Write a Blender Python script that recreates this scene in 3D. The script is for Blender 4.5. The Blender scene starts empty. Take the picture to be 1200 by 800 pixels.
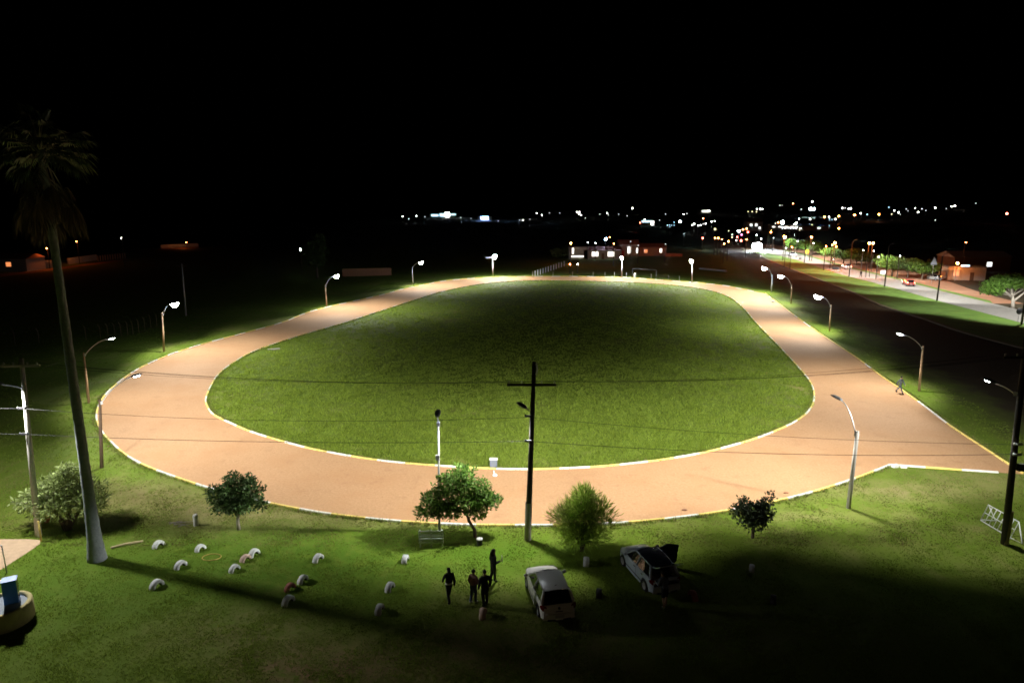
import bpy, bmesh, math, random
import numpy as np
from mathutils import Vector, Matrix
from mathutils.geometry import delaunay_2d_cdt

sc = bpy.context.scene
COL = sc.collection
RND = random.Random(11)
NP = np.random.default_rng(5)
rad = math.radians

# ------------------------------------------------------------------ camera model (used to measure the place from the photo)
H, F = 19.0, 800.0
PT = math.atan(162 / 800)
SP, CP = math.sin(PT), math.cos(PT)

def ray(u, v):
    a, b = (u - 600) / F, (400 - v) / F
    return Vector((a, CP + b * SP, -SP + b * CP))

def G(u, v, z=0.0):
    d = ray(u, v)
    s = (z - H) / d.z
    return Vector((d.x * s, d.y * s, z))

def at_depth(u, v, Y):
    d = ray(u, v)
    s = Y / d.y
    return Vector((d.x * s, Y, H + d.z * s))

def smooth(a, b, x):
    t = max(0.0, min(1.0, (x - a) / (b - a)))
    return t * t * (3 - 2 * t)

def terrain(x, y):
    r = math.hypot(x, y)
    s = smooth(430, 1500, r)
    return s * (11 + 2.5 * math.sin(x * .004 + 1) + 1.5 * math.sin(y * .006))

def on_terrain(u, v, h, cap=1500.0):
    """ground point of a thing whose top, h above the ground, is seen at u, v"""
    d = ray(u, v)
    s, step = 60.0, 4.0
    while s < cap:
        p = Vector((d.x * s, d.y * s, H + d.z * s))
        g = terrain(p.x, p.y)
        if p.z <= g + h:
            break
        s += step
    p = Vector((d.x * s, d.y * s, H + d.z * s))
    g = terrain(p.x, p.y)
    return Vector((p.x, p.y, g)), max(2.5, p.z - g), s

# ------------------------------------------------------------------ materials
def mat(name, col, rough=.6, metal=0.0, var=.18, scale=3.0, bump=0.0, detail=4.0, emit=None, estr=0.0, island=0.0, trans=0.0, sample=True, spec=.4):
    m = bpy.data.materials.new(name)
    m.use_nodes = True
    nt = m.node_tree
    b = nt.nodes['Principled BSDF']
    b.inputs['Roughness'].default_value = rough
    b.inputs['Metallic'].default_value = metal
    b.inputs['Specular IOR Level'].default_value = spec
    tc = nt.nodes.new('ShaderNodeTexCoord')
    nz = nt.nodes.new('ShaderNodeTexNoise')
    nz.inputs['Scale'].default_value = scale
    nz.inputs['Detail'].default_value = detail
    nt.links.new(tc.outputs['Object'], nz.inputs['Vector'])
    mx = nt.nodes.new('ShaderNodeMix'); mx.data_type = 'RGBA'
    lo = [max(0, c * (1 - var)) for c in col]; hi = [min(1, c * (1 + var)) for c in col]
    mx.inputs['A'].default_value = (*lo, 1); mx.inputs['B'].default_value = (*hi, 1)
    src = nz.outputs['Fac']
    if island:
        ge = nt.nodes.new('ShaderNodeNewGeometry')
        ma = nt.nodes.new('ShaderNodeMath'); ma.operation = 'MULTIPLY_ADD'
        ma.inputs[1].default_value = island; ma.inputs[2].default_value = .5 - island / 2
        nt.links.new(ge.outputs['Random Per Island'], ma.inputs[0]); src = ma.outputs[0]
    nt.links.new(src, mx.inputs['Factor'])
    nt.links.new(mx.outputs['Result'], b.inputs['Base Color'])
    if bump:
        bp = nt.nodes.new('ShaderNodeBump'); bp.inputs['Strength'].default_value = bump
        bp.inputs['Distance'].default_value = .05
        nt.links.new(nz.outputs['Fac'], bp.inputs['Height']); nt.links.new(bp.outputs['Normal'], b.inputs['Normal'])
    if trans:
        out = nt.nodes['Material Output']
        tr = nt.nodes.new('ShaderNodeBsdfTranslucent'); nt.links.new(mx.outputs['Result'], tr.inputs['Color'])
        ms = nt.nodes.new('ShaderNodeMixShader'); ms.inputs[0].default_value = trans
        nt.links.new(b.outputs[0], ms.inputs[1]); nt.links.new(tr.outputs[0], ms.inputs[2]); nt.links.new(ms.outputs[0], out.inputs['Surface'])
    if emit:
        b.inputs['Emission Color'].default_value = (*emit, 1)
        b.inputs['Emission Strength'].default_value = estr
        if not sample:
            m.cycles.emission_sampling = 'NONE'
    return m

M = {}
M['concrete'] = mat('concrete', (.36, .34, .30), .85, scale=6, bump=.3)
M['concrete_pale'] = mat('concrete_pale', (.58, .56, .52), .85, scale=6, bump=.3)
M['pole_wood'] = mat('pole_wood', (.13, .085, .055), .9, scale=9, bump=.4)
M['pole_dark'] = mat('pole_dark', (.045, .038, .032), .9, scale=7, bump=.4)
M['lit_base_tone'] = mat('lit_base_tone', (.30, .24, .13), .8, scale=5, bump=.2)  # yellowish tone of a lamplit pole foot
M['pole_brown'] = mat('pole_brown', (.34, .22, .12), .85, scale=8, bump=.3)
M['galv'] = mat('galv', (.42, .43, .44), .45, .6, scale=12)
M['dark_metal'] = mat('dark_metal', (.05, .05, .055), .5, .4)
M['head'] = mat('head', (.10, .105, .11), .5, .2)
M['lens'] = mat('lens', (.8, .85, .9), .3, emit=(.84, .94, 1.0), estr=480)
M['lens_far'] = mat('lens_far', (.8, .85, .9), .3, emit=(.82, .93, 1.0), estr=210)  # for heads enlarged so their size gives the lamp glare
M['lens_dim'] = mat('lens_dim', (.8, .85, .9), .3, emit=(.86, .95, 1.0), estr=60)
M['lens_near'] = mat('lens_near', (.8, .85, .9), .3, emit=(.86, .95, 1.0), estr=150)
M['white_paint'] = mat('white_paint', (.74, .74, .72), .6, var=.12, scale=5)
M['white_metal'] = mat('white_metal', (.78, .79, .8), .45, var=.08)
M['kerb_white'] = mat('kerb_white', (.80, .78, .72), .8, var=.3, scale=4, bump=.3)
M['kerb_yellow'] = mat('kerb_yellow', (.76, .60, .17), .8, var=.32, scale=4, bump=.3)
M['bark'] = mat('bark', (.10, .075, .055), .95, scale=8, bump=.6)
M['bark_pale'] = mat('bark_pale', (.30, .27, .23), .9, scale=8, bump=.4)
M['palm_bark'] = mat('palm_bark', (.25, .28, .31), .9, scale=5, bump=.7, var=.35)
M['leaf'] = mat('leaf', (.055, .105, .028), .55, var=.6, island=1.0, trans=.3)
M['leaf_bright'] = mat('leaf_bright', (.11, .21, .035), .55, var=.55, island=1.0, trans=.5)
M['leaf_fine'] = mat('leaf_fine', (.27, .40, .06), .55, var=.5, island=1.0, trans=.6)
M['leaf_olive'] = mat('leaf_olive', (.30, .37, .14), .6, var=.6, island=1.0, trans=.4)
M['leaf_dark'] = mat('leaf_dark', (.035, .055, .022), .6, var=.6, island=1.0, trans=.25)
M['frond'] = mat('frond', (.065, .095, .045), .6, var=.5, island=1.0, trans=.2)
M['frond_dead'] = mat('frond_dead', (.12, .095, .055), .85, var=.5, island=1.0, trans=.2)
M['tyre_rubber'] = mat('tyre_rubber', (.02, .02, .02), .85)
M['tyre_white'] = mat('tyre_white', (.58, .60, .62), .75, var=.45, scale=7, bump=.2)
M['tyre_red'] = mat('tyre_red', (.34, .12, .09), .8, var=.3, scale=7)
M['tyre_pink'] = mat('tyre_pink', (.55, .40, .34), .8, var=.3, scale=7)
M['tyre_dark'] = mat('tyre_dark', (.06, .06, .06), .85, var=.3, scale=7)
M['grey_wood'] = mat('grey_wood', (.55, .57, .60), .85, scale=10, bump=.3)
M['pale_wood'] = mat('pale_wood', (.5, .42, .24), .8, scale=9)
M['yellow_post'] = mat('yellow_post', (.5, .38, .1), .8, scale=6, var=.3)
M['well'] = mat('well', (.50, .43, .20), .85, scale=5, var=.3, bump=.3)
M['well_lid'] = mat('well_lid', (.20, .24, .30), .7, scale=4, var=.3)
M['blue'] = mat('blue', (.03, .17, .60), .5, var=.2)
M['rust'] = mat('rust', (.35, .11, .05), .85)
M['skin'] = mat('skin', (.42, .27, .19), .6, var=.08)
M['hair'] = mat('hair', (.015, .012, .010), .7)
M['black_cloth'] = mat('black_cloth', (.012, .012, .014), .9, scale=20)
M['grey_cloth'] = mat('grey_cloth', (.13, .15, .18), .9, scale=20)
M['pink_cloth'] = mat('pink_cloth', (.36, .20, .18), .9, scale=20)
M['white_cloth'] = mat('white_cloth', (.7, .7, .7), .9, scale=20)
M['denim'] = mat('denim', (.06, .09, .16), .9, scale=30)
M['shoe'] = mat('shoe', (.45, .45, .45), .7)
M['eye'] = mat('eye', (.02, .015, .01), .3)
M['paper'] = mat('paper', (.8, .8, .82), .8, var=.03)
M['glass'] = mat('glass', (.008, .009, .011), .06, spec=.7, var=.05)
M['car_white'] = mat('car_white', (.72, .71, .69), .25, var=.03, spec=.6)
M['car_blue'] = mat('car_blue', (.52, .60, .70), .25, .1, var=.04, spec=.6)
M['car_dark'] = mat('car_dark', (.035, .045, .065), .25, .1, var=.05, spec=.6)
M['car_red'] = mat('car_red', (.3, .05, .04), .3, var=.05)
M['car_silver'] = mat('car_silver', (.45, .46, .48), .3, .4, var=.05)
M['trim'] = mat('trim', (.015, .015, .016), .6)
M['tail_off'] = mat('tail_off', (.16, .012, .012), .2, var=.1, spec=.6)
M['tail_on'] = mat('tail_on', (.5, .02, .02), .3, emit=(1, .16, .10), estr=22)
M['head_on'] = mat('head_on', (.8, .8, .8), .3, emit=(1, .97, .9), estr=300)
M['head_off'] = mat('head_off', (.5, .52, .55), .1, spec=.8)
M['plate'] = mat('plate', (.42, .43, .45), .5)
M['chrome'] = mat('chrome', (.4, .41, .42), .2, .9)
M['seat'] = mat('seat', (.06, .055, .05), .9)
M['sign_white'] = mat('sign_white', (.7, .7, .7), .6)
M['sign_yellow'] = mat('sign_yellow', (.75, .48, .03), .6)
M['roof_tile'] = mat('roof_tile', (.28, .12, .07), .85, scale=4, var=.3)
M['roof_grey'] = mat('roof_grey', (.25, .27, .31), .7, scale=3)
M['plaster'] = mat('plaster', (.5, .46, .4), .9, scale=2)
M['plaster_white'] = mat('plaster_white', (.68, .67, .64), .9, scale=2)
M['brick'] = mat('brick', (.36, .17, .10), .9, scale=4, var=.3)
M['door_red'] = mat('door_red', (.5, .05, .04), .6)
M['wire'] = mat('wire', (.02, .02, .02), .8, spec=.1)
M['ceramic'] = mat('ceramic', (.5, .5, .48), .4)
def glow(name, col, s, smp=False):
    M[name] = mat(name, (.6, .6, .6), .5, emit=col, estr=s, sample=smp)
glow('glow_white', (1, .97, .90), 22); glow('glow_white_dim', (.85, .85, .8), 2.2)
glow('glow_bright', (.85, .95, 1), 300); glow('glow_cyan', (.50, .85, 1.0), 200); glow('glow_cyan_dim', (.45, .75, .9), 2.4)
glow('glow_blue', (.30, .50, 1.0), 120); glow('glow_orange', (1, .30, .07), 40); glow('glow_orange_bright', (1, .26, .05), 260)
glow('glow_orange_dim', (.8, .25, .08), 1.2); glow('glow_red', (1, .12, .08), 25); glow('glow_magenta', (1, .10, .45), 6)
glow('glow_yellow', (.9, .75, .4), 2.5); glow('glow_window', (1, .93, .8), 2.2); glow('glow_green', (.5, .8, .45), 1.5)

# ------------------------------------------------------------------ mesh helpers
class MB:
    def __init__(s): s.v, s.f, s.m, s.sm = [], [], [], []
    def add(s, vs, fs, mi=0, smooth=False):
        o = len(s.v); s.v += [tuple(p) for p in vs]
        for f in fs:
            s.f.append(tuple(i + o for i in f)); s.m.append(mi); s.sm.append(smooth)
        return s
    def box(s, c, size, rz=0.0, mi=0, mx=None):
        hx, hy, hz = size[0] / 2, size[1] / 2, size[2] / 2
        vs = [Vector((x, y, z)) for z in (-hz, hz) for y in (-hy, hy) for x in (-hx, hx)]
        T = mx if mx is not None else Matrix.Rotation(rz, 4, 'Z')
        vs = [T @ p + Vector(c) for p in vs]
        return s.add(vs, [(0, 2, 3, 1), (4, 5, 7, 6), (0, 1, 5, 4), (2, 6, 7, 3), (0, 4, 6, 2), (1, 3, 7, 5)], mi)
    def tube(s, pts, rs, n=8, mi=0, cap=True, smooth=True):
        pts = [Vector(p) for p in pts]
        if not hasattr(rs, '__len__'): rs = [rs] * len(pts)
        vs, fs = [], []
        ref = None
        for i, p in enumerate(pts):
            t = (pts[min(i + 1, len(pts) - 1)] - pts[max(i - 1, 0)]).normalized()
            if ref is None:
                ref = Vector((1, 0, 0)) if abs(t.x) < .8 else Vector((0, 1, 0))
            a = (ref - t * ref.dot(t)).normalized(); ref = a
            b = t.cross(a)
            for k in range(n):
                w = 2 * math.pi * k / n
                vs.append(p + (a * math.cos(w) + b * math.sin(w)) * rs[i])
        for i in range(len(pts) - 1):
            for k in range(n):
                k2 = (k + 1) % n
                fs.append((i * n + k, i * n + k2, (i + 1) * n + k2, (i + 1) * n + k))
        s.add(vs, fs, mi, smooth)
        if cap:
            o = len(s.v) - len(vs)
            s.f.append(tuple(o + k for k in range(n))[::-1]); s.m.append(mi); s.sm.append(False)
            e = o + (len(pts) - 1) * n
            s.f.append(tuple(e + k for k in range(n))); s.m.append(mi); s.sm.append(False)
        return s
    def lathe(s, prof, n=16, c=(0, 0, 0), mi=0, T=None, smooth=True):
        vs, fs = [], []
        for r, z in prof:
            for k in range(n):
                w = 2 * math.pi * k / n
                p = Vector((r * math.cos(w), r * math.sin(w), z))
                if T is not None: p = T @ p
                vs.append(p + Vector(c))
        for i in range(len(prof) - 1):
            for k in range(n):
                k2 = (k + 1) % n
                fs.append((i * n + k, i * n + k2, (i + 1) * n + k2, (i + 1) * n + k))
        return s.add(vs, fs, mi, smooth)
    def ball(s, c, r, n=8, m=6, mi=0, sc=(1, 1, 1)):
        prof = [(max(1e-4, math.sin(math.pi * i / m)) * r, -math.cos(math.pi * i / m) * r) for i in range(m + 1)]
        T = Matrix.Diagonal((*sc, 1))
        return s.lathe(prof, n, c, mi, T)
    def build(s, name, mats, parent=None, loc=None, rz=0.0):
        me = bpy.data.meshes.new(name)
        me.from_pydata(s.v, [], s.f)
        if not isinstance(mats, (list, tuple)): mats = [mats]
        for m_ in mats: me.materials.append(M[m_] if isinstance(m_, str) else m_)
        me.polygons.foreach_set('material_index', s.m)
        me.polygons.foreach_set('use_smooth', s.sm)
        me.update()
        return link(name, me, parent, loc, rz)

def link(name, me, parent=None, loc=None, rz=0.0):
    o = bpy.data.objects.new(name, me); COL.objects.link(o)
    if parent: o.parent = parent
    if loc is not None: o.location = loc
    if rz: o.rotation_euler.z = rz
    return o

def tag(o, label=None, cat=None, group=None, kind=None):
    if label: o['label'] = label
    if cat: o['category'] = cat
    if group: o['group'] = group
    if kind: o['kind'] = kind
    return o

def thing(name, loc, label, cat, group=None, rz=0.0):
    o = bpy.data.objects.new(name, None); COL.objects.link(o)
    o.location = loc; o.rotation_euler.z = rz; o.empty_display_size = .3
    return tag(o, label, cat, group)

def copy_tree(o, parent=None):
    c = o.copy(); COL.objects.link(c)
    if parent: c.parent = parent
    for ch in list(o.children): copy_tree(ch, c)
    return c

def np_mesh(name, verts, faces_n, mat_, parent=None, mats=None):
    """many separate polygons of faces_n corners each, verts already in order"""
    n = len(verts) // faces_n
    me = bpy.data.meshes.new(name)
    me.vertices.add(len(verts)); me.vertices.foreach_set('co', np.asarray(verts, dtype=np.float32).ravel())
    me.loops.add(len(verts)); me.loops.foreach_set('vertex_index', np.arange(len(verts), dtype=np.int32))
    me.polygons.add(n); me.polygons.foreach_set('loop_start', np.arange(0, len(verts), faces_n, dtype=np.int32))
    me.polygons.foreach_set('loop_total', np.full(n, faces_n, dtype=np.int32))
    me.update(calc_edges=True)
    for m_ in (mats or [mat_]): me.materials.append(M[m_])
    return link(name, me, parent)

def catmull(pts, closed=False, n=8):
    P = [Vector(p) for p in pts]; out = []; L = len(P)
    for i in range(L if closed else L - 1):
        g = (lambda k: P[k % L]) if closed else (lambda k: P[max(0, min(L - 1, k))])
        p0, p1, p2, p3 = g(i - 1), g(i), g(i + 1), g(i + 2)
        for k in range(n):
            t = k / n
            out.append(.5 * ((2 * p1) + (p2 - p0) * t + (2 * p0 - 5 * p1 + 4 * p2 - p3) * t * t + (3 * p1 - p0 - 3 * p2 + p3) * t ** 3))
    if not closed: out.append(P[-1])
    return out

# ------------------------------------------------------------------ track outline
inner_px = [(242,465),(244,478),(252,487),(275,498),(300,508),(350,522.5),(385,530),(422,536.5),(465,542),(515,546),(557,548.5),(600,550),(650,549.5),(700,547),(743,543),(785,537.5),(822,531),(855,523),(885,514),(910,504.5),(932,494),(948,481),(954,466),(950,449),(936,431),(911,404),(885,377),(872,362),(856,349),(832,340.5),(800,335.5),(760,332),(700,329.6),(640,328.8),(608,329.3),(572,332),(544,336.3),(510,344),(480,353.5),(440,366.5),(400,379.5),(350,394),(300,411),(275,424.5),(255,440)]
inner = catmull([G(*p) for p in inner_px], True, 6)
outA_px = [(1043,545),(1000,561.5),(955,576),(905,588.5),(850,599),(800,606),(740,612),(680,615),(618,616),(540,615),(480,612),(420,606.5),(370,600),(312,589),(270,579),(235,569),(180,550),(150,535),(130,518),(119,505),(113,489),(118,471),(130,456),(150,440),(175,426),(210,412),(250,400),(326,379.5),(366,364.5),(410,354),(450,345),(472,339),(500,333),(520,329.5),(550,326.5),(578,325),(608,324.3),(650,324),(700,324.4),(735,325.3),(768,327.8),(812,331),(850,335),(883,341.5)]
outA = catmull([G(*p) for p in outA_px], False, 6)
outB = catmull([G(*p) for p in [(897,344),(917,359),(945,380),(973,399),(1002,418),(1030,439),(1058,458),(1087,479),(1115,500),(1150,523),(1185,546),(1199,555)]], False, 6)
end_pt = [G(1199.5, 555.5), G(1120, 550.5), G(1080, 547.5)]
outer = outA + outB + end_pt

def sheet(name, outerp, holes, z, m, kind='structure'):
    pts = [Vector((p.x, p.y)) for p in outerp]; edges = [(i, (i + 1) % len(outerp)) for i in range(len(outerp))]
    for h in holes:
        o = len(pts); pts += [Vector((p.x, p.y)) for p in h]; edges += [(o + i, o + (i + 1) % len(h)) for i in range(len(h))]
    vs, es, fs, *_ = delaunay_2d_cdt(pts, edges, [], 2 if holes else 1, 1e-4)
    def inside(p, poly):
        c = False; j = len(poly) - 1
        for i in range(len(poly)):
            a, b = poly[i], poly[j]
            if (a.y > p[1]) != (b.y > p[1]) and p[0] < (b.x - a.x) * (p[1] - a.y) / (b.y - a.y) + a.x: c = not c
            j = i
        return c
    keep = []
    for f in fs:
        cx = sum(vs[i].x for i in f) / len(f); cy = sum(vs[i].y for i in f) / len(f)
        if inside((cx, cy), outerp) and not any(inside((cx, cy), h) for h in holes): keep.append(tuple(f))
    mb = MB(); mb.add([(v.x, v.y, z) for v in vs], keep)
    bm = bmesh.new()
    o = mb.build(name, m)
    bm.from_mesh(o.data); bmesh.ops.recalc_face_normals(bm, faces=bm.faces)
    for f in bm.faces:
        if f.normal.z < 0: f.normal_flip()
    bm.to_mesh(o.data); bm.free()
    return tag(o, kind=kind)

# ---- ground materials
def patch_nodes(nt, pos, cx, cy, rx, ry, soft=.6):
    mp = nt.nodes.new('ShaderNodeMapping'); mp.vector_type = 'TEXTURE'
    mp.inputs['Location'].default_value = (cx, cy, 0); mp.inputs['Scale'].default_value = (rx, ry, 1000)
    nt.links.new(pos, mp.inputs['Vector'])
    ln = nt.nodes.new('ShaderNodeVectorMath'); ln.operation = 'LENGTH'; nt.links.new(mp.outputs[0], ln.inputs[0])
    mr = nt.nodes.new('ShaderNodeMapRange'); mr.inputs['From Min'].default_value = 1; mr.inputs['From Max'].default_value = 1 - soft
    nt.links.new(ln.outputs['Value'], mr.inputs['Value'])
    return mr.outputs[0]

def ground_material():
    m = bpy.data.materials.new('grass_ground'); m.use_nodes = True; nt = m.node_tree
    b = nt.nodes['Principled BSDF']; b.inputs['Roughness'].default_value = .95; b.inputs['Specular IOR Level'].default_value = .1
    geo = nt.nodes.new('ShaderNodeNewGeometry'); pos = geo.outputs['Position']
    def noise(scale, detail=5, rough=.6, stretch=None):
        n = nt.nodes.new('ShaderNodeTexNoise'); n.inputs['Scale'].default_value = scale; n.inputs['Detail'].default_value = detail; n.inputs['Roughness'].default_value = rough
        if stretch:
            mp = nt.nodes.new('ShaderNodeMapping'); mp.inputs['Scale'].default_value = stretch[:3]; mp.inputs['Rotation'].default_value = (0, 0, stretch[3])
            nt.links.new(pos, mp.inputs['Vector']); nt.links.new(mp.outputs[0], n.inputs['Vector'])
        else: nt.links.new(pos, n.inputs['Vector'])
        return n.outputs['Fac']
    def ramp(f, a, c):
        mr = nt.nodes.new('ShaderNodeMapRange'); mr.inputs['From Min'].default_value = a; mr.inputs['From Max'].default_value = c
        nt.links.new(f, mr.inputs['Value']); return mr.outputs[0]
    def mix(f, A, B):
        x = nt.nodes.new('ShaderNodeMix'); x.data_type = 'RGBA'
        nt.links.new(f, x.inputs['Factor'])
        for nm, c in (('A', A), ('B', B)):
            if isinstance(c, tuple): x.inputs[nm].default_value = (*c, 1)
            else: nt.links.new(c, x.inputs[nm])
        return x.outputs['Result']
    def math_(op, a, c):
        x = nt.nodes.new('ShaderNodeMath'); x.operation = op
        for i, q in enumerate((a, c)):
            if isinstance(q, (int, float)): x.inputs[i].default_value = q
            else: nt.links.new(q, x.inputs[i])
        x.use_clamp = op != 'MULTIPLY_ADD'
        return x.outputs[0]
    fine = noise(2.6, 6, .7)
    mid = noise(.35, 4)
    big = noise(.06, 3)
    strk = noise(1.3, 4, .6, (1.0, .28, 1, .5))
    c = mix(ramp(fine, .18, .82), (.075, .125, .012), (.135, .20, .022))
    c = mix(ramp(mid, .35, .7), c, (.12, .175, .02))
    c = mix(math_('MULTIPLY', ramp(strk, .5, .8), .5), c, (.20, .20, .06))
    dry = math_('MULTIPLY', ramp(noise(.22, 6, .7), .46, .68), ramp(big, .42, .6))
    c = mix(math_('MULTIPLY', dry, .7), c, (.23, .19, .085))
    # worn, dry places seen in the lawn: (centre x, y, radii, strength)
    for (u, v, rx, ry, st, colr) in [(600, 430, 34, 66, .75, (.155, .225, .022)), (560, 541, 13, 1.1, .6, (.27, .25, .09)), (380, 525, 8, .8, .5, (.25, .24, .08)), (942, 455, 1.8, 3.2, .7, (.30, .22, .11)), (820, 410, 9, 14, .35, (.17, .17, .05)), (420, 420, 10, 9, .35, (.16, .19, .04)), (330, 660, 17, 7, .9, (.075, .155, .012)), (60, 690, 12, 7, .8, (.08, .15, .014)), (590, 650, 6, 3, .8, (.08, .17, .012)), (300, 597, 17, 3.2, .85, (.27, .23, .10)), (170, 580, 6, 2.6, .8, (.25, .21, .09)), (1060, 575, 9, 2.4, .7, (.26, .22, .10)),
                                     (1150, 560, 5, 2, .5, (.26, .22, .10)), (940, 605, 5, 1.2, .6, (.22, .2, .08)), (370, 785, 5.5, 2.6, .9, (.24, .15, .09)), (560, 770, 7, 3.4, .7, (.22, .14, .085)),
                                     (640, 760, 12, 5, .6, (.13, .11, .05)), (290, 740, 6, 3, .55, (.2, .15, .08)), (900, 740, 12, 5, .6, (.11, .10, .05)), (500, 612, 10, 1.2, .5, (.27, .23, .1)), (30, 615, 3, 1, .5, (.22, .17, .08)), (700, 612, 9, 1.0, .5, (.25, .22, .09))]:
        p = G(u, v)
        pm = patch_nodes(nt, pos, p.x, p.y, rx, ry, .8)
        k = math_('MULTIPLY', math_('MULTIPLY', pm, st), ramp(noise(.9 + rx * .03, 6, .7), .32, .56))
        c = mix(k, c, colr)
    # beyond the lawns the land is scrub
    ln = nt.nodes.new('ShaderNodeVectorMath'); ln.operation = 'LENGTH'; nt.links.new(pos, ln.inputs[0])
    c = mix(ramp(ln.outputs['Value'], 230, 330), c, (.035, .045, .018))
    # darker brown ground beyond the lamps on the highway side of the track
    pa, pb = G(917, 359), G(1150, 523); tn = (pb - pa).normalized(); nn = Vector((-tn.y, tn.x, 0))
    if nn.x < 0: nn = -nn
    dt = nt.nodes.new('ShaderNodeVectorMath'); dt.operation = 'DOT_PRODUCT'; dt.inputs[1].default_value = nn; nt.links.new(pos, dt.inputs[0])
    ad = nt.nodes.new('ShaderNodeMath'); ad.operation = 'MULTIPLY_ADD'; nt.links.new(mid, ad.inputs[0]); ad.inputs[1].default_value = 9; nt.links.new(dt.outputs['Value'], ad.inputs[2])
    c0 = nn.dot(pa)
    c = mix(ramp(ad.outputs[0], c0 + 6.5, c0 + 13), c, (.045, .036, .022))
    nt.links.new(c, b.inputs['Base Color'])
    bp = nt.nodes.new('ShaderNodeBump'); bp.inputs['Strength'].default_value = .35; bp.inputs['Distance'].default_value = .12
    hs = math_('ADD', fine, math_('MULTIPLY', noise(9, 3), .35)); nt.links.new(hs, bp.inputs['Height'])
    nt.links.new(bp.outputs[0], b.inputs['Normal'])
    return m
M['ground'] = ground_material()

def clay_material():
    m = bpy.data.materials.new('clay'); m.use_nodes = True; nt = m.node_tree
    b = nt.nodes['Principled BSDF']; b.inputs['Roughness'].default_value = .92; b.inputs['Specular IOR Level'].default_value = .15
    geo = nt.nodes.new('ShaderNodeNewGeometry'); pos = geo.outputs['Position']
    def noise(s, d=5, r=.6):
        n = nt.nodes.new('ShaderNodeTexNoise'); n.inputs['Scale'].default_value = s; n.inputs['Detail'].default_value = d; n.inputs['Roughness'].default_value = r
        nt.links.new(pos, n.inputs['Vector']); return n.outputs['Fac']
    def mix(f, A, B, a0, a1):
        mr = nt.nodes.new('ShaderNodeMapRange'); mr.inputs['From Min'].default_value = a0; mr.inputs['From Max'].default_value = a1; nt.links.new(f, mr.inputs['Value'])
        x = nt.nodes.new('ShaderNodeMix'); x.data_type = 'RGBA'; nt.links.new(mr.outputs[0], x.inputs['Factor'])
        for nm, c in (('A', A), ('B', B)):
            if isinstance(c, tuple): x.inputs[nm].default_value = (*c, 1)
            else: nt.links.new(c, x.inputs[nm])
        return x.outputs['Result']
    c = mix(noise(6, 8, .85), (.34, .19, .098), (.57, .348, .187), .3, .7)
    c = mix(noise(.25, 4), c, (.43, .235, .115), .48, .8)
    c = mix(noise(.8, 5, .7), c, (.34, .185, .10), .55, .85)
    nt.links.new(c, b.inputs['Base Color'])
    bp = nt.nodes.new('ShaderNodeBump'); bp.inputs['Strength'].default_value = .5; bp.inputs['Distance'].default_value = .04
    nt.links.new(noise(7, 6, .75), bp.inputs['Height']); nt.links.new(bp.outputs[0], b.inputs['Normal'])
    return m
M['clay'] = clay_material()
M['sand'] = mat('sand', (.50, .36, .24), .95, scale=3, var=.25, bump=.5)
M['asphalt'] = mat('asphalt', (.24, .23, .215), .85, scale=1.5, var=.25, bump=.1)
M['shoulder'] = mat('shoulder', (.22, .17, .11), .95, scale=.8, var=.3)
M['red_dirt'] = mat('red_dirt', (.28, .14, .08), .95, scale=.4, var=.35)
M['verge'] = mat('verge', (.09, .17, .024), .95, scale=.5, var=.5, bump=.6)
M['lane_paint'] = mat('lane_paint', (.7, .6, .3), .7)

# ---- ground sheet
def grid_axis():
    a = [-3200, -2600, -2000, -1600]
    a += list(range(-1400, 1401, 70)); a += [1600, 2000, 2600, 3200]
    return a
ax = grid_axis(); ay = [-200, -60, 0] + [q for q in range(60, 1641, 60)] + [1800, 2200, 2800, 3400]
mb = MB()
vs = [(x, y, terrain(x, y)) for y in ay for x in ax]; nx = len(ax)
fs = [(j * nx + i, j * nx + i + 1, (j + 1) * nx + i + 1, (j + 1) * nx + i) for j in range(len(ay) - 1) for i in range(nx - 1)]
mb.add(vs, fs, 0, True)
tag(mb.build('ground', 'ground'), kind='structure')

track = sheet('track', outer, [inner], .012, 'clay')
tag(track, kind='structure')

def kerb(name, line, closed, w=.15, h=.11, seg=2.3, alt=True, yellow=.5):
    P = line + ([line[0]] if closed else [])
    d = [0.0]
    for i in range(1, len(P)): d.append(d[-1] + (P[i] - P[i - 1]).length)
    tot = d[-1]; nseg = max(1, round(tot / seg))
    def at(s):
        i = 0
        lo, hi = 0, len(d) - 1
        while hi - lo > 1:
            md = (lo + hi) // 2
            if d[md] <= s: lo = md
            else: hi = md
        t = 0 if d[hi] == d[lo] else (s - d[lo]) / (d[hi] - d[lo])
        return P[lo].lerp(P[hi], t), (P[hi] - P[lo]).normalized()
    mb = MB(); L = tot / nseg
    for k in range(nseg):
        rows = []
        for q in range(4):
            s = k * L + (L - .025) * q / 3
            p, t = at(s); n = Vector((-t.y, t.x, 0))
            rows.append([p + n * (w / 2) + Vector((0, 0, -.05)), p + n * (w / 2) + Vector((0, 0, h - .02)), p + n * (w / 2 - .02) + Vector((0, 0, h)), p - n * (w / 2 - .02) + Vector((0, 0, h)), p - n * (w / 2) + Vector((0, 0, h - .02)), p - n * (w / 2) + Vector((0, 0, -.05))])
        vs = [x for r in rows for x in r]; fs = []
        for q in range(3):
            for c in range(5): fs.append((q * 6 + c, (q + 1) * 6 + c, (q + 1) * 6 + c + 1, q * 6 + c + 1))
        fs.append(tuple(range(6))); fs.append(tuple(18 + i for i in range(6))[::-1])
        mb.add(vs, fs, (k % 2) if alt else (0 if RND.random() > yellow else 1))
    o = mb.build(name, ['kerb_white', 'kerb_yellow'])
    return tag(o, kind='structure')
kerb('kerb', inner, True)
kerb('kerb', outA, False)
kerb('kerb', outB, False, alt=False, yellow=.8)
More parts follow.
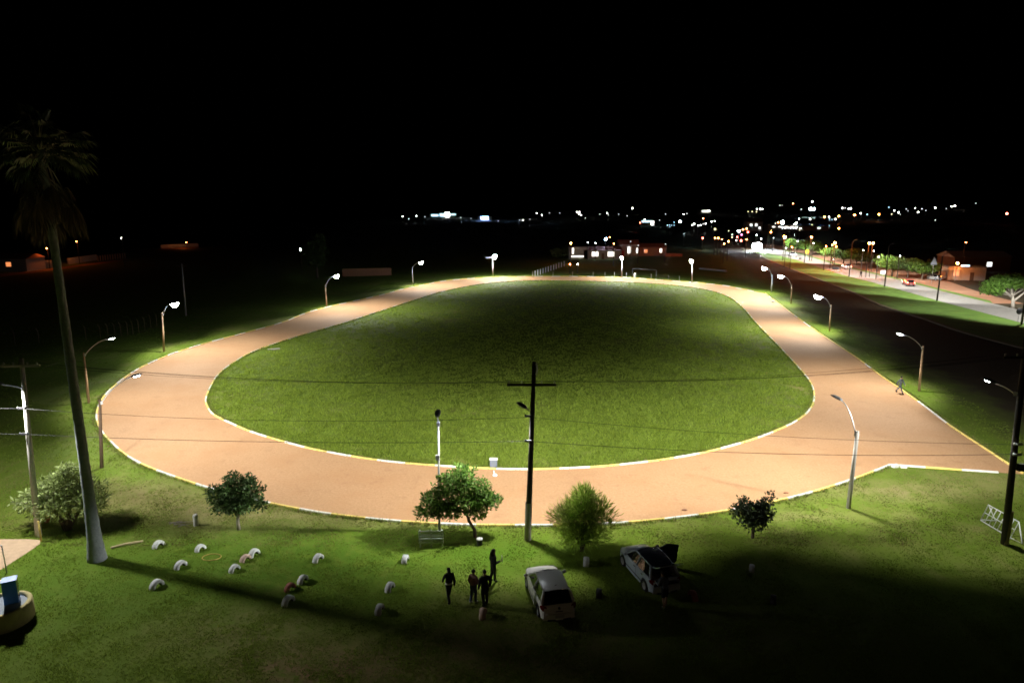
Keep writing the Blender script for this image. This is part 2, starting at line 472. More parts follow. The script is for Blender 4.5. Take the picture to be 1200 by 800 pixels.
kerb('kerb', [G(1043, 545), G(1080, 547.5), G(1120, 550.5), G(1170, 553.8)], False, seg=2.6, alt=False, yellow=.65)

# sandy path at the lower corner
sheet('path', [G(-90, 632), G(30, 631.5), G(47, 632.5), G(47, 637), G(34, 646), G(20, 655), G(0, 668), G(-60, 700), G(-140, 700)], [], .010, 'sand')

# ---- highway, verge and ditch beyond the track
hw_near = catmull([G(*p) for p in [(888,291.5),(897,296),(931,304),(979,319.5),(1036,334.5),(1098,352),(1143,364),(1200,379)]], False, 4)
hw_far = catmull([G(*p) for p in [(884,285.5),(893,289),(917,293.2),(945,300),(967,306.5),(998,315),(1057,329),(1107,342),(1150,352.5),(1200,364.5)]], False, 4)
hw_near.append(hw_near[-1] + (hw_near[-1] - hw_near[-6]) * 3); hw_far.append(hw_far[-1] + (hw_far[-1] - hw_far[-6]) * 3)
sheet('road', hw_near + hw_far[::-1], [], .030, 'asphalt')
vg = catmull([G(*p) for p in [(880,292),(900,303.5),(942,320),(1000,342),(1036,358),(1087,374),(1132,389.5),(1200,407.5)]], False, 4)
vg.append(vg[-1] + (vg[-1] - vg[-6]) * 3)
sheet('verge', vg + hw_near[::-1], [], .016, 'verge')
ed = [p + Vector((.5, -.5, 0)) for p in vg]
mbp = MB()
for i in range(len(vg) - 1):
    a, b = vg[i], vg[i + 1]; t = (b - a).normalized(); n = Vector((t.y, -t.x, 0))
    mbp.add([a + n * .15, b + n * .15, b + n * .75, a + n * .75] + [q + Vector((0, 0, .12)) for q in (a + n * .15, b + n * .15, b + n * .75, a + n * .75)], [(4, 5, 6, 7), (0, 4, 7, 3), (1, 2, 6, 5), (3, 7, 6, 2), (0, 1, 5, 4)])
tag(mbp.build('path', 'shoulder'), kind='structure')
far_edge = [G(*p) for p in [(905,286),(930,291),(965,296),(1000,302),(1057,315),(1100,326),(1150,343),(1200,356)]]
sheet('terrain', hw_far[:-1][::-1][3:] + catmull(far_edge, False, 3), [], .020, 'red_dirt')
g2 = hw_far[8:-4]
tag(sheet('roadside', [p + Vector((.1, 0, 0)) for p in g2] + [p + Vector((2.2, 3.8, 0)) for p in g2[::-1]], [], .026, 'verge'), kind='structure')

# ------------------------------------------------------------------ grass blades (stuff)
def in_poly(px, py, poly):
    c = np.zeros(len(px), bool); j = len(poly) - 1
    for i in range(len(poly)):
        a, b = poly[i], poly[j]
        cond = (a.y > py) != (b.y > py)
        if a.y != b.y:
            c ^= cond & (px < (b.x - a.x) * (py - a.y) / (b.y - a.y) + a.x)
        j = i
    return c
M['blade'] = mat('blade', (.17, .24, .03), .7, var=.45, island=1.0, trans=.55, scale=1)
M['blade_tall'] = mat('blade_tall', (.205, .285, .032), .7, var=.45, island=1.0, trans=.55, scale=1)
M['blade_dry'] = mat('blade_dry', (.22, .19, .08), .8, var=.4, island=1.0, trans=.5, scale=1)
def grass(name, uvr, n, keep, hgt, wid, m, label_kind='stuff'):
    u = NP.uniform(uvr[0], uvr[1], n * 3); v = NP.uniform(uvr[2], uvr[3], n * 3)
    b = (400 - v) / F; den = SP - b * CP; t = H / den
    x = (u - 600) / F * t; y = t * (CP + b * SP)
    k = keep(x, y) & (NP.uniform(0, 1, len(x)) < .55 + .45 * np.sin(x * 1.7 + 2 * np.sin(y * .8)) * np.sin(y * 1.3 + 1.5 * np.sin(x * .6))); x, y = x[k][:n], y[k][:n]
    n = len(x); B = 3
    ang = NP.uniform(0, 2 * np.pi, (n, B)); hh = NP.uniform(.5, 1.2, (n, B)) * hgt * (1 + .35 * np.sin(x * .9) * np.cos(y * .7))[:, None]
    ox = NP.normal(0, wid * 2.2, (n, B)); oy = NP.normal(0, wid * 2.2, (n, B))
    cx, cy = np.cos(ang), np.sin(ang)
    ln = NP.normal(0, .45, (n, B, 2)) * hh[..., None]
    V = np.zeros((n, B, 3, 3), np.float32)
    for i, s in ((0, -1), (1, 1)):
        V[:, :, i, 0] = x[:, None] + ox + s * cx * wid; V[:, :, i, 1] = y[:, None] + oy + s * cy * wid; V[:, :, i, 2] = -.01
    V[:, :, 2, 0] = x[:, None] + ox + ln[..., 0]; V[:, :, 2, 1] = y[:, None] + oy + ln[..., 1]; V[:, :, 2, 2] = hh
    o = np_mesh(name, V.reshape(-1, 3), 3, m)
    return tag(o, kind='stuff')
sandp = [G(-90, 632), G(30, 631.5), G(47, 632.5), G(47, 637), G(34, 646), G(20, 655), G(0, 668), G(-60, 700), G(-140, 700)]
kin = lambda x, y: in_poly(x, y, inner)
kout = lambda x, y: ~in_poly(x, y, outer) & ~in_poly(x, y, sandp)
fa, fb = G(917, 359), G(1150, 523); ft_ = (fb - fa).normalized(); fn = Vector((-ft_.y, ft_.x, 0)); fn = fn if fn.x > 0 else -fn
kfar = lambda x, y: kout(x, y) & ((x - fa.x) * fn.x + (y - fa.y) * fn.y < 5)
grass('grass', (235, 960, 328, 552), 105000, kin, .20, .03, 'blade_tall')
grass('grass', (-30, 1230, 535, 800), 95000, kout, .055, .016, 'blade')
grass('grass', (-30, 1230, 540, 640), 22000, kout, .05, .015, 'blade_dry')
grass('grass', (-30, 1230, 330, 540), 26000, kfar, .12, .03, 'blade')

def edge_tufts(line, n, off, m='blade', keep=None):
    V = []
    for k in range(n):
        i = RND.randrange(len(line) - 1); p = line[i].lerp(line[i + 1], RND.random()); t = (line[i + 1] - line[i]).normalized(); q = p + Vector((-t.y, t.x, 0)) * RND.gauss(off, .09)
        if (i * 7) % 5 == 0 and RND.random() < .7: continue
        for b in range(3):
            a = RND.uniform(0, 6.28); h = RND.uniform(.08, .24); w = .022; o = Vector((RND.gauss(0, .06), RND.gauss(0, .06), 0))
            V += [q + o + Vector((math.cos(a) * w, math.sin(a) * w, 0)), q + o - Vector((math.cos(a) * w, math.sin(a) * w, 0)), q + o + Vector((RND.gauss(0, .06), RND.gauss(0, .06), h))]
    if keep is not None: keep += V; return
    tag(np_mesh('grass', np.array([tuple(v) for v in V]), 3, m), kind='stuff')
edge_tufts(inner + [inner[0]], 5000, .16)
edge_tufts(inner + [inner[0]], 2500, .2, 'blade_dry')
for q in (outA, outB): edge_tufts(q, 2600, .2); edge_tufts(q, 1400, .24, 'blade_dry')

# ------------------------------------------------------------------ lights
def ies_text(name, back, fwd, side, cap, expo=2.3, soft=0, elat=1.7):
    vs = list(range(0, 91, 5)) + [95, 180]; hs = list(range(0, 361, 15)); rows = []
    for h in hs:
        c = math.cos(rad(h)); r = []
        for v in vs:
            tm = side + (fwd - side) * c if c >= 0 else side - (side - back) * abs(c) ** .45
            sf = soft * max(0, c); x = max(0, min(1, (v - (tm - 12 - sf)) / (18 + sf))); k = 1 - x * x * (3 - 2 * x)
            ex = elat + (expo - elat) * max(0, c); b = min(1 / max(.05, math.cos(rad(min(v, 89)))) ** ex, cap)
            r.append(0 if v >= 95 else b * k * 100)
        rows.append(r)
    s = "IESNA:LM-63-1995\nTILT=NONE\n1 -1 1 %d %d 1 2 0 0 0\n1 1 1\n" % (len(vs), len(hs))
    s += " ".join(map(str, vs)) + "\n" + " ".join(map(str, hs)) + "\n" + "\n".join(" ".join("%.2f" % q for q in r) for r in rows) + "\n"
    t = bpy.data.texts.new(name + '.ies'); t.write(s); return t
IES = {'road': ies_text('road', 40, 81, 74, 32, 2.6, 16), 'wide': ies_text('wide', 75, 72, 73, 7, 1.35, 0, 1.35), 'central': ies_text('central', 39, 81, 74, 32, 2.6, 14), 'hard': ies_text('hard', 33, 81, 74, 32, 2.6, 14), 'street': ies_text('street', 26, 70, 68, 10)}
LIGHTS = {}
def lamp_light(parent, loc, d, power, ies='road', col=(1.0, .98, .91)):
    key = (ies, power, col)
    if key not in LIGHTS:
        l = bpy.data.lights.new('luminaire', 'POINT'); l.energy = power; l.shadow_soft_size = .4 if ies == 'wide' else .12; l.color = col
        l.use_nodes = True; nt = l.node_tree
        n = nt.nodes.new('ShaderNodeTexIES'); n.mode = 'INTERNAL'; n.ies = IES[ies]
        em = [x for x in nt.nodes if x.type == 'EMISSION'][0]; nt.links.new(n.outputs[0], em.inputs['Strength'])
        LIGHTS[key] = l
    o = bpy.data.objects.new('luminaire', LIGHTS[key]); COL.objects.link(o); o.parent = parent
    o.location = loc; o.rotation_euler = (0, 0, math.atan2(d.y, d.x) + math.pi / 2)
    return o

def lamp_head(t, pos, d, tilt, lens='lens', size=1.0, bulge=.10):
    """LED head at pos (local), pointing along d, tilted up at its far end; returns the light position"""
    x = Vector((d.x, d.y, 0)).normalized() * math.cos(tilt) + Vector((0, 0, math.sin(tilt)))
    y = Vector((-d.y, d.x, 0)).normalized(); z = x.cross(y)
    T = Matrix((x, y, z)).transposed().to_4x4()
    mb = MB(); L, W, h = .74 * size, .34 * size, .11 * size
    prof = [(-.12, .10, .06), (0, .7, .8), (.3, 1, 1), (.75, .95, .95), (1, .6, .35)]
    vs, fs = [], []
    for s, w, hh in prof:
        for a, b in ((-.5, 0), (-.5, .5), (-.25, 1), (.25, 1), (.5, .5), (.5, 0)):
            vs.append(T @ Vector((s * L, a * w * W, b * hh * h)) + pos)
    for i in range(len(prof) - 1):
        for k in range(6):
            k2 = (k + 1) % 6
            fs.append((i * 6 + k, (i + 1) * 6 + k, (i + 1) * 6 + k2, i * 6 + k2))
    fs += [tuple(range(6)), tuple(24 + i for i in range(6))[::-1]]
    mb.add(vs, fs)
    hd = mb.build('lamp_head', 'head', t)
    ml = MB()
    pr = [(max(1e-4, math.sin(math.pi / 2 * i / 4)), -math.cos(math.pi / 2 * i / 4)) for i in range(5)]
    S = Matrix.Diagonal((.27 * size, .145 * size, bulge * size, 1))
    ml.lathe(pr, 12, T @ Vector((.5 * L, 0, -.004)) + pos, 0, T @ S)
    ml.build('lens', lens, hd)
    return T @ Vector((.5 * L, 0, -max(.2, bulge + .1) * size)) + pos

def toward_track(p):
    q = min(inner, key=lambda a: (a - p).length); d = Vector((q.x - p.x, q.y - p.y, 0)); return d.normalized()

def street_lamp(base, top, head, label, pm='pole_brown', lens='lens', power=150, ies='road', r=(.13, .09), d=None, tilt=14, lmax=3.4, lfix=None, droop=.35, extra=None, arm_m='galv', name='street_lamp', group='street lamps around the track', size=1.0, bulge=.10, ld=None):
    B = G(*base); tp = at_depth(top[0], top[1], B.y)
    d = d or toward_track(B); d = d.normalized()
    if lfix is None:
        best = min((abs(at_depth(head[0], head[1], B.y + L * d.y).x - (B.x + L * d.x)), L) for L in [.5 + .05 * k for k in range(int((lmax - .5) / .05) + 1)])
        L = best[1]
    else: L = lfix
    hz = at_depth(head[0], head[1], B.y + L * d.y).z
    t = thing(name, B, label, 'street lamp', group)
    topl = tp - B; topl.z = max(3, topl.z)
    MB().tube([(0, 0, -.3), topl * .5, topl], [r[0], (r[0] + r[1]) / 2, r[1]], 10).build('pole', pm, t)
    hp = Vector((d.x * L, d.y * L, hz)) - d * .45 * size
    a0 = Vector((topl.x, topl.y, min(topl.z - .25, hz - .3))) + d * r[1]
    c1 = a0.lerp(hp, .45); c1.z = hp.z - .12 * abs(hp.z - a0.z)
    pts = []
    for k in range(9):
        s = k / 8; pts.append(a0 * (1 - s) ** 2 + c1 * 2 * s * (1 - s) + hp * s * s)
    ma = MB(); ma.tube(pts, .035, 6); ma.box(a0 - d * .02, (.16, .16, .22), math.atan2(d.y, d.x))
    ma.build('arm', arm_m, t)
    lp = lamp_head(t, hp, d, rad(tilt), lens, size, bulge)
    if power: lamp_light(t, lp, (ld or d).normalized(), power, ies)
    return t, B, hz

PW = 300
lampA = street_lamp((45, 628), (25, 420), (2, 452), 'concrete utility pole with lit lamp arm beside the pale twiggy bush', 'concrete_pale', power=620, ies='wide', r=(.17, .11), d=Vector((-.75, -.35, 0)), tilt=24, lfix=1.15, lens='lens_near', bulge=.22, size=1.2)
street_lamp((119, 548), (117, 468), (162, 440), 'slim dark post with long pale arm reaching over the track beside the palm trunk', 'pole_wood', power=PW, lmax=3.4, arm_m='white_metal', lens='lens_dim', tilt=6)
street_lamp((104, 472), (98, 413), (132, 397), 'brown lamp post half hidden by the palm trunk', 'pole_brown', power=PW, tilt=8, lens='lens_dim')
street_lamp((192, 412), (190, 366), (206, 357), 'brown lamp post beside the concrete fence posts, lamp glaring', 'pole_brown', power=PW * 1.2, size=2.0, bulge=.26, lens='lens_far')
street_lamp((383, 360), (381, 334), (395, 324), 'lit lamp post where the far left of the track narrows, below the pale wall', 'pole_brown', power=PW * 1.2, size=2.0, bulge=.26, lens='lens_far')
street_lamp((484, 334), (483, 313), (494, 308), 'thin lit lamp post at the dark gap of the far track bend', 'concrete', power=PW * 1.2, size=2.0, bulge=.26, lens='lens_far')
tG, bG, hG = street_lamp((578, 324.3), (577, 304), (580, 301), 'brightest lamp post behind the far straight, with a second short arm', 'concrete', power=PW * 1.5, lfix=1.2, tilt=16, size=2.7, bulge=.3, lens='lens_far')
street_lamp((728.5, 325), (729, 304), (729.5, 302.5), 'lamp post behind the track just before the white goal frame', 'concrete', power=PW * 1.2, lfix=.9, tilt=16, size=2.2, bulge=.3, lens='lens_far')
street_lamp((811, 331), (811, 308), (809.5, 306), 'lamp post behind the track between the goal frame and the far right bend', 'concrete', power=PW * 1.2, lfix=1.0, tilt=16, size=2.2, bulge=.3, lens='lens_far')
street_lamp((904, 343), (905, 322), (895, 315), 'lamp post with the large glaring lamp at the track corner below the highway end', 'concrete', power=PW * 1.2, size=2.1, tilt=18, bulge=.28, lens='lens_far')
street_lamp((927, 356), (928, 333), (914, 324), 'lamp post second from the track corner on the highway side', 'pole_brown', power=PW * 1.2, size=2.0, bulge=.26, lens='lens_far')
street_lamp((972, 388), (974, 357), (957, 348), 'lamp post halfway along the straight on the highway side', 'pole_brown', power=PW * 1.2, size=2.0, bulge=.26, lens='lens_far')
street_lamp((1077, 458), (1082, 405), (1053, 392), 'brown lamp post beside the person walking on the track edge', 'pole_brown', power=PW)
street_lamp((994, 595), (1005, 505), (978, 467), 'grey lamp post with dark backed lamp on the near lawn by the kerb corner', 'concrete', power=PW * 1.35, ies='hard', r=(.14, .11), tilt=14, lens='lens_near', bulge=.02, ld=Vector((-.15, 1, 0)))
tO, bO, hO = street_lamp((1177, 637), (1203, 395), (1178, 447), 'thick dark utility pole with lit lamp arm beside the white metal frame', 'pole_dark', power=PW * 1.1, ies='hard', r=(.19, .13), tilt=12, lens='lens_near', bulge=.04, lfix=2.0, d=Vector((-.6, .8, 0)), ld=Vector((.05, 1, 0)))
tP, bP, hP = street_lamp((618.5, 632), (626, 424), (617, 476), 'tall dark central pole with wide crossarm and a lamp on its far side', 'pole_dark', power=PW * 1.6, ies='central', r=(.18, .11), lfix=.75, lens='lens_near', bulge=.02, tilt=12, d=Vector((-.55, .83, 0)), ld=Vector((-.1, 1, 0)))
tQ, bQ, hQ = street_lamp((515, 624), (513.5, 492), (513, 485), 'thin galvanised lamp pole rising behind the leaning tree and bench', 'galv', power=PW * .25, ies='hard', r=(.07, .05), lfix=.6, lens='lens_near', bulge=.02, tilt=12, d=Vector((0, 1, 0)), arm_m='galv')
# parts of the utility poles, with pale sleeves for their lit feet
def crossarm(t, B, uv, width, m, rz=0.0):
    p = at_depth(uv[0], uv[1], B.y) - B
    c = MB(); c.box(p + Vector((0, -.13, 0)), (width, .10, .13), rz); o = c.build('crossarm', m, t)
    for k in (-.46, -.2, .2, .46):
        i = MB(); i.lathe([(.02, 0), (.05, .03), (.03, .07), (.055, .1), (.03, .14), (.001, .16)], 8, p + Vector((k * width, -.13, .066)))
        i.build('insulator', 'ceramic', o)
    return p
armP = crossarm(tP, bP, (623, 450), 2.7, 'pole_dark')
armA = crossarm(lampA[0], lampA[1], (26, 428), 2.0, 'concrete', .1)
armO = crossarm(tO, bO, (1200, 418), 2.4, 'pole_dark')
def bracket(t, B, uvs, m='galv'):
    for uv in uvs:
        p = at_depth(uv[0], uv[1], B.y) - B
        b = MB(); b.box(p + Vector((0, -.2, 0)), (.34, .12, .10)); b.lathe([(.03, -.06), (.06, -.02), (.06, .06), (.02, .1)], 8, p + Vector((-.2, -.2, 0))); b.lathe([(.03, -.06), (.06, -.02), (.06, .06), (.02, .1)], 8, p + Vector((.2, -.2, 0)))
        b.build('bracket', m, t)
bracket(lampA[0], lampA[1], [(28.5, 477), (31, 507)], 'dark_metal')
bracket(tO, bO, [(1190, 519), (1189, 531)], 'white_metal')
bracket(tP, bP, [(620, 486), (620, 515)], 'dark_metal')
p = at_depth(1189, 546, bO.y) - bO; MB().box(p + Vector((.2, -.18, 0)), (.3, .22, .4)).build('junction_box', 'dark_metal', tO)
p = at_depth(513, 535, bQ.y) - bQ; MB().box(p + Vector((0, -.1, 0)), (.22, .14, .3)).build('junction_box', 'galv', tQ)
MB().tube([(0, 0, -.02), (.04, 0, 2.0)], [.198, .19], 12, cap=False).build('lit_base', 'lit_base_tone', tO)  # paler sleeve: lamplight on the pole foot put into the colour
MB().tube([(0, 0, -.02), (.03, 0, 2.3)], [.19, .185], 12, cap=False).build('lit_base', 'concrete', tP)  # lit foot of the central pole, drawn as a pale sleeve
p = at_depth(626, 432, bP.y) - bP; MB().tube([p + Vector((.1, -.16, -.3)), p + Vector((.16, -.17, 0)), p + Vector((.1, -.16, .35))], .04, 6).build('fuse', 'ceramic', tP)
a2 = MB(); a2.tube([(0, 0, hG - .35), (-.7, .1, hG - .2), (-1.4, .2, hG - .3)], .05, 6); a2.build('arm', 'white_metal', tG)
hd2 = MB(); hd2.box((-1.65, .22, hG - .33), (.55, .24, .09), .1); hd2.build('lamp_head', 'white_metal', tG)

# ------------------------------------------------------------------ power cables
def cable(a, b, sag, label, r=.011):
    pts = []
    for k in range(21):
        s = k / 20; p = a.lerp(b, s); p.z -= sag * 4 * s * (1 - s); pts.append(p - a)
    o = MB().tube(pts, r, 5).build('power_cable', 'wire', None, a)
    return tag(o, label, 'cable', 'power cables between the poles')
Y = lambda t, B, uv: at_depth(uv[0], uv[1], B.y) + Vector((0, -.24, 0))
A1, A2 = Y(0, lampA[1], (31, 507)), Y(0, lampA[1], (28.5, 477)); P1, P2 = Y(0, bP, (620, 515)), Y(0, bP, (620, 487)); O1, O2 = Y(0, bO, (1189, 530)), Y(0, bO, (1190, 519))
cable(A1, P1, .25, 'lowest cable from the left concrete pole to the central pole', .014)
cable(P1, O1, .35, 'lowest cable from the central pole to the thick dark right pole', .014)
cable(A2, P2, .45, 'second lowest cable between the left concrete pole and central pole')
cable(P2, O2, .3, 'second lowest cable between the central pole and dark right pole')
far_l = lampA[1] + Vector((-30, 4, 0))
cable(Vector((far_l.x, far_l.y, A1.z)), A1, .3, 'lowest cable leaving the left concrete pole out of the picture', .014)
cable(Vector((far_l.x, far_l.y, A2.z)), A2, .3, 'upper cable leaving the left concrete pole out of the picture')
for k, wd in ((-.46, 'rear'), (.2, 'middle'), (.46, 'front')):
    a = lampA[1] + armA + Vector((k * 2.0, -.13, .2)); b = bP + armP + Vector((k * 2.7, -.13, .2)); c = bO + armO + Vector((k * 2.4, -.13, .2))
    n = {'rear': 'outer left', 'middle': 'inner right', 'front': 'outer right'}[wd]
    cable(a, b, .5, f'thin high cable from the {n} insulator of the central crossarm to the left pole', .009)
    cable(b, c, .5, f'thin high cable from the {n} insulator of the central crossarm to the right pole', .009)
hm = G(104, 472); hm.z = 5.7
cable(lampA[1] + armA + Vector((.9, 0, -.2)), hm, .3, 'thin cable from the left concrete pole to the post behind the palm', .009)

# ------------------------------------------------------------------ trees
def leaf_quads(centres, dirs, L, W, jit=.35):
    """one rhombic leaf per centre; dirs gives its rough pointing direction"""
    n = len(centres)
    d = dirs + NP.normal(0, jit, (n, 3)); d /= np.linalg.norm(d, axis=1)[:, None] + 1e-9
    r = NP.normal(0, 1, (n, 3)); s = np.cross(d, r); s /= np.linalg.norm(s, axis=1)[:, None] + 1e-9
    l = L * NP.uniform(.4, 1.6, (n, 1)); w = W * NP.uniform(.6, 1.3, (n, 1))
    V = np.stack([centres, centres + d * l * .5 + s * w, centres + d * l, centres + d * l * .5 - s * w], 1)
    return V.reshape(-1, 3)

def tree(name, base, label, cat, trunk, branches, clumps, L, W, leafm, barkm, group=None, jit=.8, up=0.0, twigs=0, twigm='bark_pale', scale=1.0, shell=.5, part=('trunk', 'crown')):
    """trunk: list of (x,y,z,r); branches: list of such lists; clumps: (x,y,z,rx,ry,rz,n) in metres, local"""
    t = thing(name, base, label, cat, group)
    mb = MB()
    for path in [trunk] + branches:
        mb.tube([q[:3] for q in path], [q[3] for q in path], 9)
    cs, ds = [], []
    tw = MB()
    for (x, y, z, rx, ry, rz, n) in clumps:
        p = NP.normal(0, 1, (n, 3)); p /= np.linalg.norm(p, axis=1)[:, None]
        rr = NP.uniform(0, 1, (n, 1)) ** shell
        lump = 1 + .22 * np.sin(p[:, :1] * 5 + x * 3) * np.cos(p[:, 1:2] * 5 + z) + .15 * np.sin(p[:, 2:] * 7 + y)
        q = p * rr * lump * np.array([rx, ry, rz])
        cs.append(q + np.array([x, y, z])); ds.append(p + np.array([0, 0, up]))
        # a few twigs from the trunk's top into the clump
        for k in range(twigs):
            e = cs[-1][NP.integers(0, n)]; s0 = Vector(trunk[-1][:3])
            m_ = s0.lerp(Vector(e), .5) + Vector((RND.uniform(-.15, .15), RND.uniform(-.15, .15), .1))
            tw.tube([s0, m_, Vector(e)], [.022, .014, .006], 4, cap=False)
    mb.build(part[0], barkm, t)
    cr = np_mesh(part[1], leaf_quads(np.concatenate(cs), np.concatenate(ds), L, W, jit), 4, leafm, t)
    if twigs: tw.build('twigs', twigm, t)
    return t

PXM = lambda u, v: (-SP * 0 + 1) * (lambda p: ray(u, v).length * H / (SP - (400 - v) / F * CP) / F)(0)   # metres per pixel near the ground there
# pale twiggy bush at the left
b = G(80, 620)
tree('bush', b, 'wide pale green twiggy bush between the concrete pole and the palm trunk', 'bush',
     [(0, 0, -.1, .22), (.1, 0, .7, .17), (.25, 0, 1.4, .10)],
     [[(-.1, 0, 0, .2), (-.5, .1, .8, .13), (-1.2, 0, 1.7, .06)], [(.15, 0, .3, .15), (.7, -.1, 1.0, .10), (1.3, .1, 1.9, .05)], [(0, .1, .6, .14), (0, .6, 1.6, .08), (-.3, .9, 2.4, .04)]],
     [(-1.6, 0, 1.9, 1.1, 1.1, .7, 900), (-.6, .3, 2.5, 1.1, 1.2, .9, 1300), (.3, 0, 2.9, 1.0, 1.1, 1.0, 1300), (1.2, .2, 2.3, 1.0, 1.1, .8, 1000), (1.7, 0, 1.7, .7, .9, .7, 700), (-.2, -.6, 1.7, 1.3, .7, .7, 900), (-2.3, .1, 1.7, .6, .7, .5, 260), (.2, .3, 3.6, .5, .5, .4, 260)],
     .24, .045, 'leaf_olive', 'bark', jit=.9, up=.25, twigs=16)
b = G(280, 620)
tree('tree', b, 'small round dark green tree with forked pale trunk near the painted tyres', 'tree',
     [(0, 0, -.1, .12), (-.03, 0, .5, .10), (.03, 0, 1.0, .085), (.0, 0, 1.6, .06)],
     [[(0, 0, .9, .08), (-.4, .1, 1.5, .05), (-.9, 0, 2.2, .03)], [(0, 0, .9, .08), (.45, 0, 1.5, .05), (.9, .1, 2.3, .03)]],
     [(-.85, 0, 2.1, .85, .8, .75, 1100), (0, .1, 2.5, 1.0, .95, .9, 1500), (.85, 0, 2.3, .85, .8, .85, 1100), (.35, -.3, 1.7, .9, .7, .5, 800), (-.5, -.3, 1.6, .8, .6, .4, 500), (-.2, 0, 3.2, .5, .5, .35, 260), (.85, 0, 3.1, .45, .5, .4, 240), (-1.4, 0, 2.4, .35, .35, .35, 130), (1.4, .1, 1.6, .35, .3, .45, 160)],
     .17, .05, 'leaf', 'bark_pale', twigs=5, twigm='bark')
b = G(557, 629)
tree('tree', b, 'leaning tree with curved trunk and lopsided leafy crown beside the bench', 'tree',
     [(0, 0, -.1, .11), (-.05, 0, .5, .10), (-.35, 0, 1.0, .09), (-.5, 0, 1.5, .075), (-.55, 0, 2.2, .05)],
     [[(-.5, 0, 1.4, .06), (-1.2, 0, 2.0, .045), (-2.2, 0, 2.3, .02)], [(-.5, 0, 1.5, .06), (.2, .1, 2.1, .04), (.9, 0, 2.5, .02)]],
     [(-1.0, 0, 3.2, 1.0, .9, .7, 1200), (-.7, 0, 3.9, .75, .7, .55, 600), (-1.7, .1, 3.5, .5, .5, .4, 260), (-1.9, .1, 2.4, 1.0, .9, .7, 1200), (-2.6, 0, 1.75, .75, .7, .5, 700), (-.3, 0, 2.3, .9, .8, .8, 1100), (.45, .1, 2.3, .75, .7, .7, 800), (.9, 0, 2.35, .55, .5, .4, 350), (-1.5, 0, 1.7, .9, .7, .45, 700), (.3, 0, 3.2, .6, .6, .45, 350), (-2.7, 0, 2.5, .4, .4, .3, 140), (1.3, 0, 2.4, .25, .3, .2, 70), (-3.2, 0, 1.5, .3, .3, .3, 100), (.2, -.1, 1.5, .5, .5, .35, 220)],
     .17, .055, 'leaf_bright', 'bark', twigs=5, twigm='bark')
b = G(682, 645)
tree('shrub', b, 'bright feathery fine leaved shrub behind the white car', 'shrub',
     [(0, 0, -.1, .13), (0, 0, .5, .11), (.05, 0, 1.2, .07)],
     [[(0, 0, .2, .09), (-.5, 0, 1.1, .05), (-.9, 0, 2.2, .02)], [(0, 0, .2, .09), (.5, .1, 1.1, .05), (.9, 0, 2.3, .02)], [(0, 0, .4, .08), (.1, .4, 1.4, .05), (0, .5, 2.6, .02)]],
     [(0, 0, 2.4, 1.1, 1.1, 1.1, 2300), (-.8, 0, 1.9, .95, .9, .95, 1600), (.85, 0, 2.0, .95, .9, 1.0, 1600), (0, 0, 1.3, 1.3, 1.0, .75, 1100), (.1, 0, 3.2, .6, .6, .6, 900), (-.4, 0, .7, .8, .7, .4, 500), (.6, 0, .8, .8, .7, .4, 500)],
     .38, .019, 'leaf_fine', 'bark', jit=.35, up=.55, shell=.6, twigs=6, twigm='bark')
b = G(882, 630)
tree('tree', b, 'small dark heart shaped tree with a stray upright sprig beyond the parked cars', 'tree',
     [(0, 0, -.1, .10), (0, 0, .5, .09), (-.02, 0, 1.1, .07)],
     [[(0, 0, .6, .07), (.5, 0, 1.5, .04), (.95, 0, 2.8, .015)], [(0, 0, .6, .07), (-.5, 0, 1.5, .04)]],
     [(-.55, 0, 1.7, .72, .7, .62, 1000), (.4, 0, 1.6, .72, .7, .62, 1000), (0, 0, 1.1, .75, .65, .5, 800), (.85, 0, 2.5, .28, .28, .4, 90), (-.75, 0, 2.25, .3, .3, .25, 90), (.55, 0, 2.2, .35, .35, .3, 120), (-1.15, 0, 1.6, .25, .3, .3, 60)],
     .15, .055, 'leaf_dark', 'bark', twigs=5, twigm='bark')

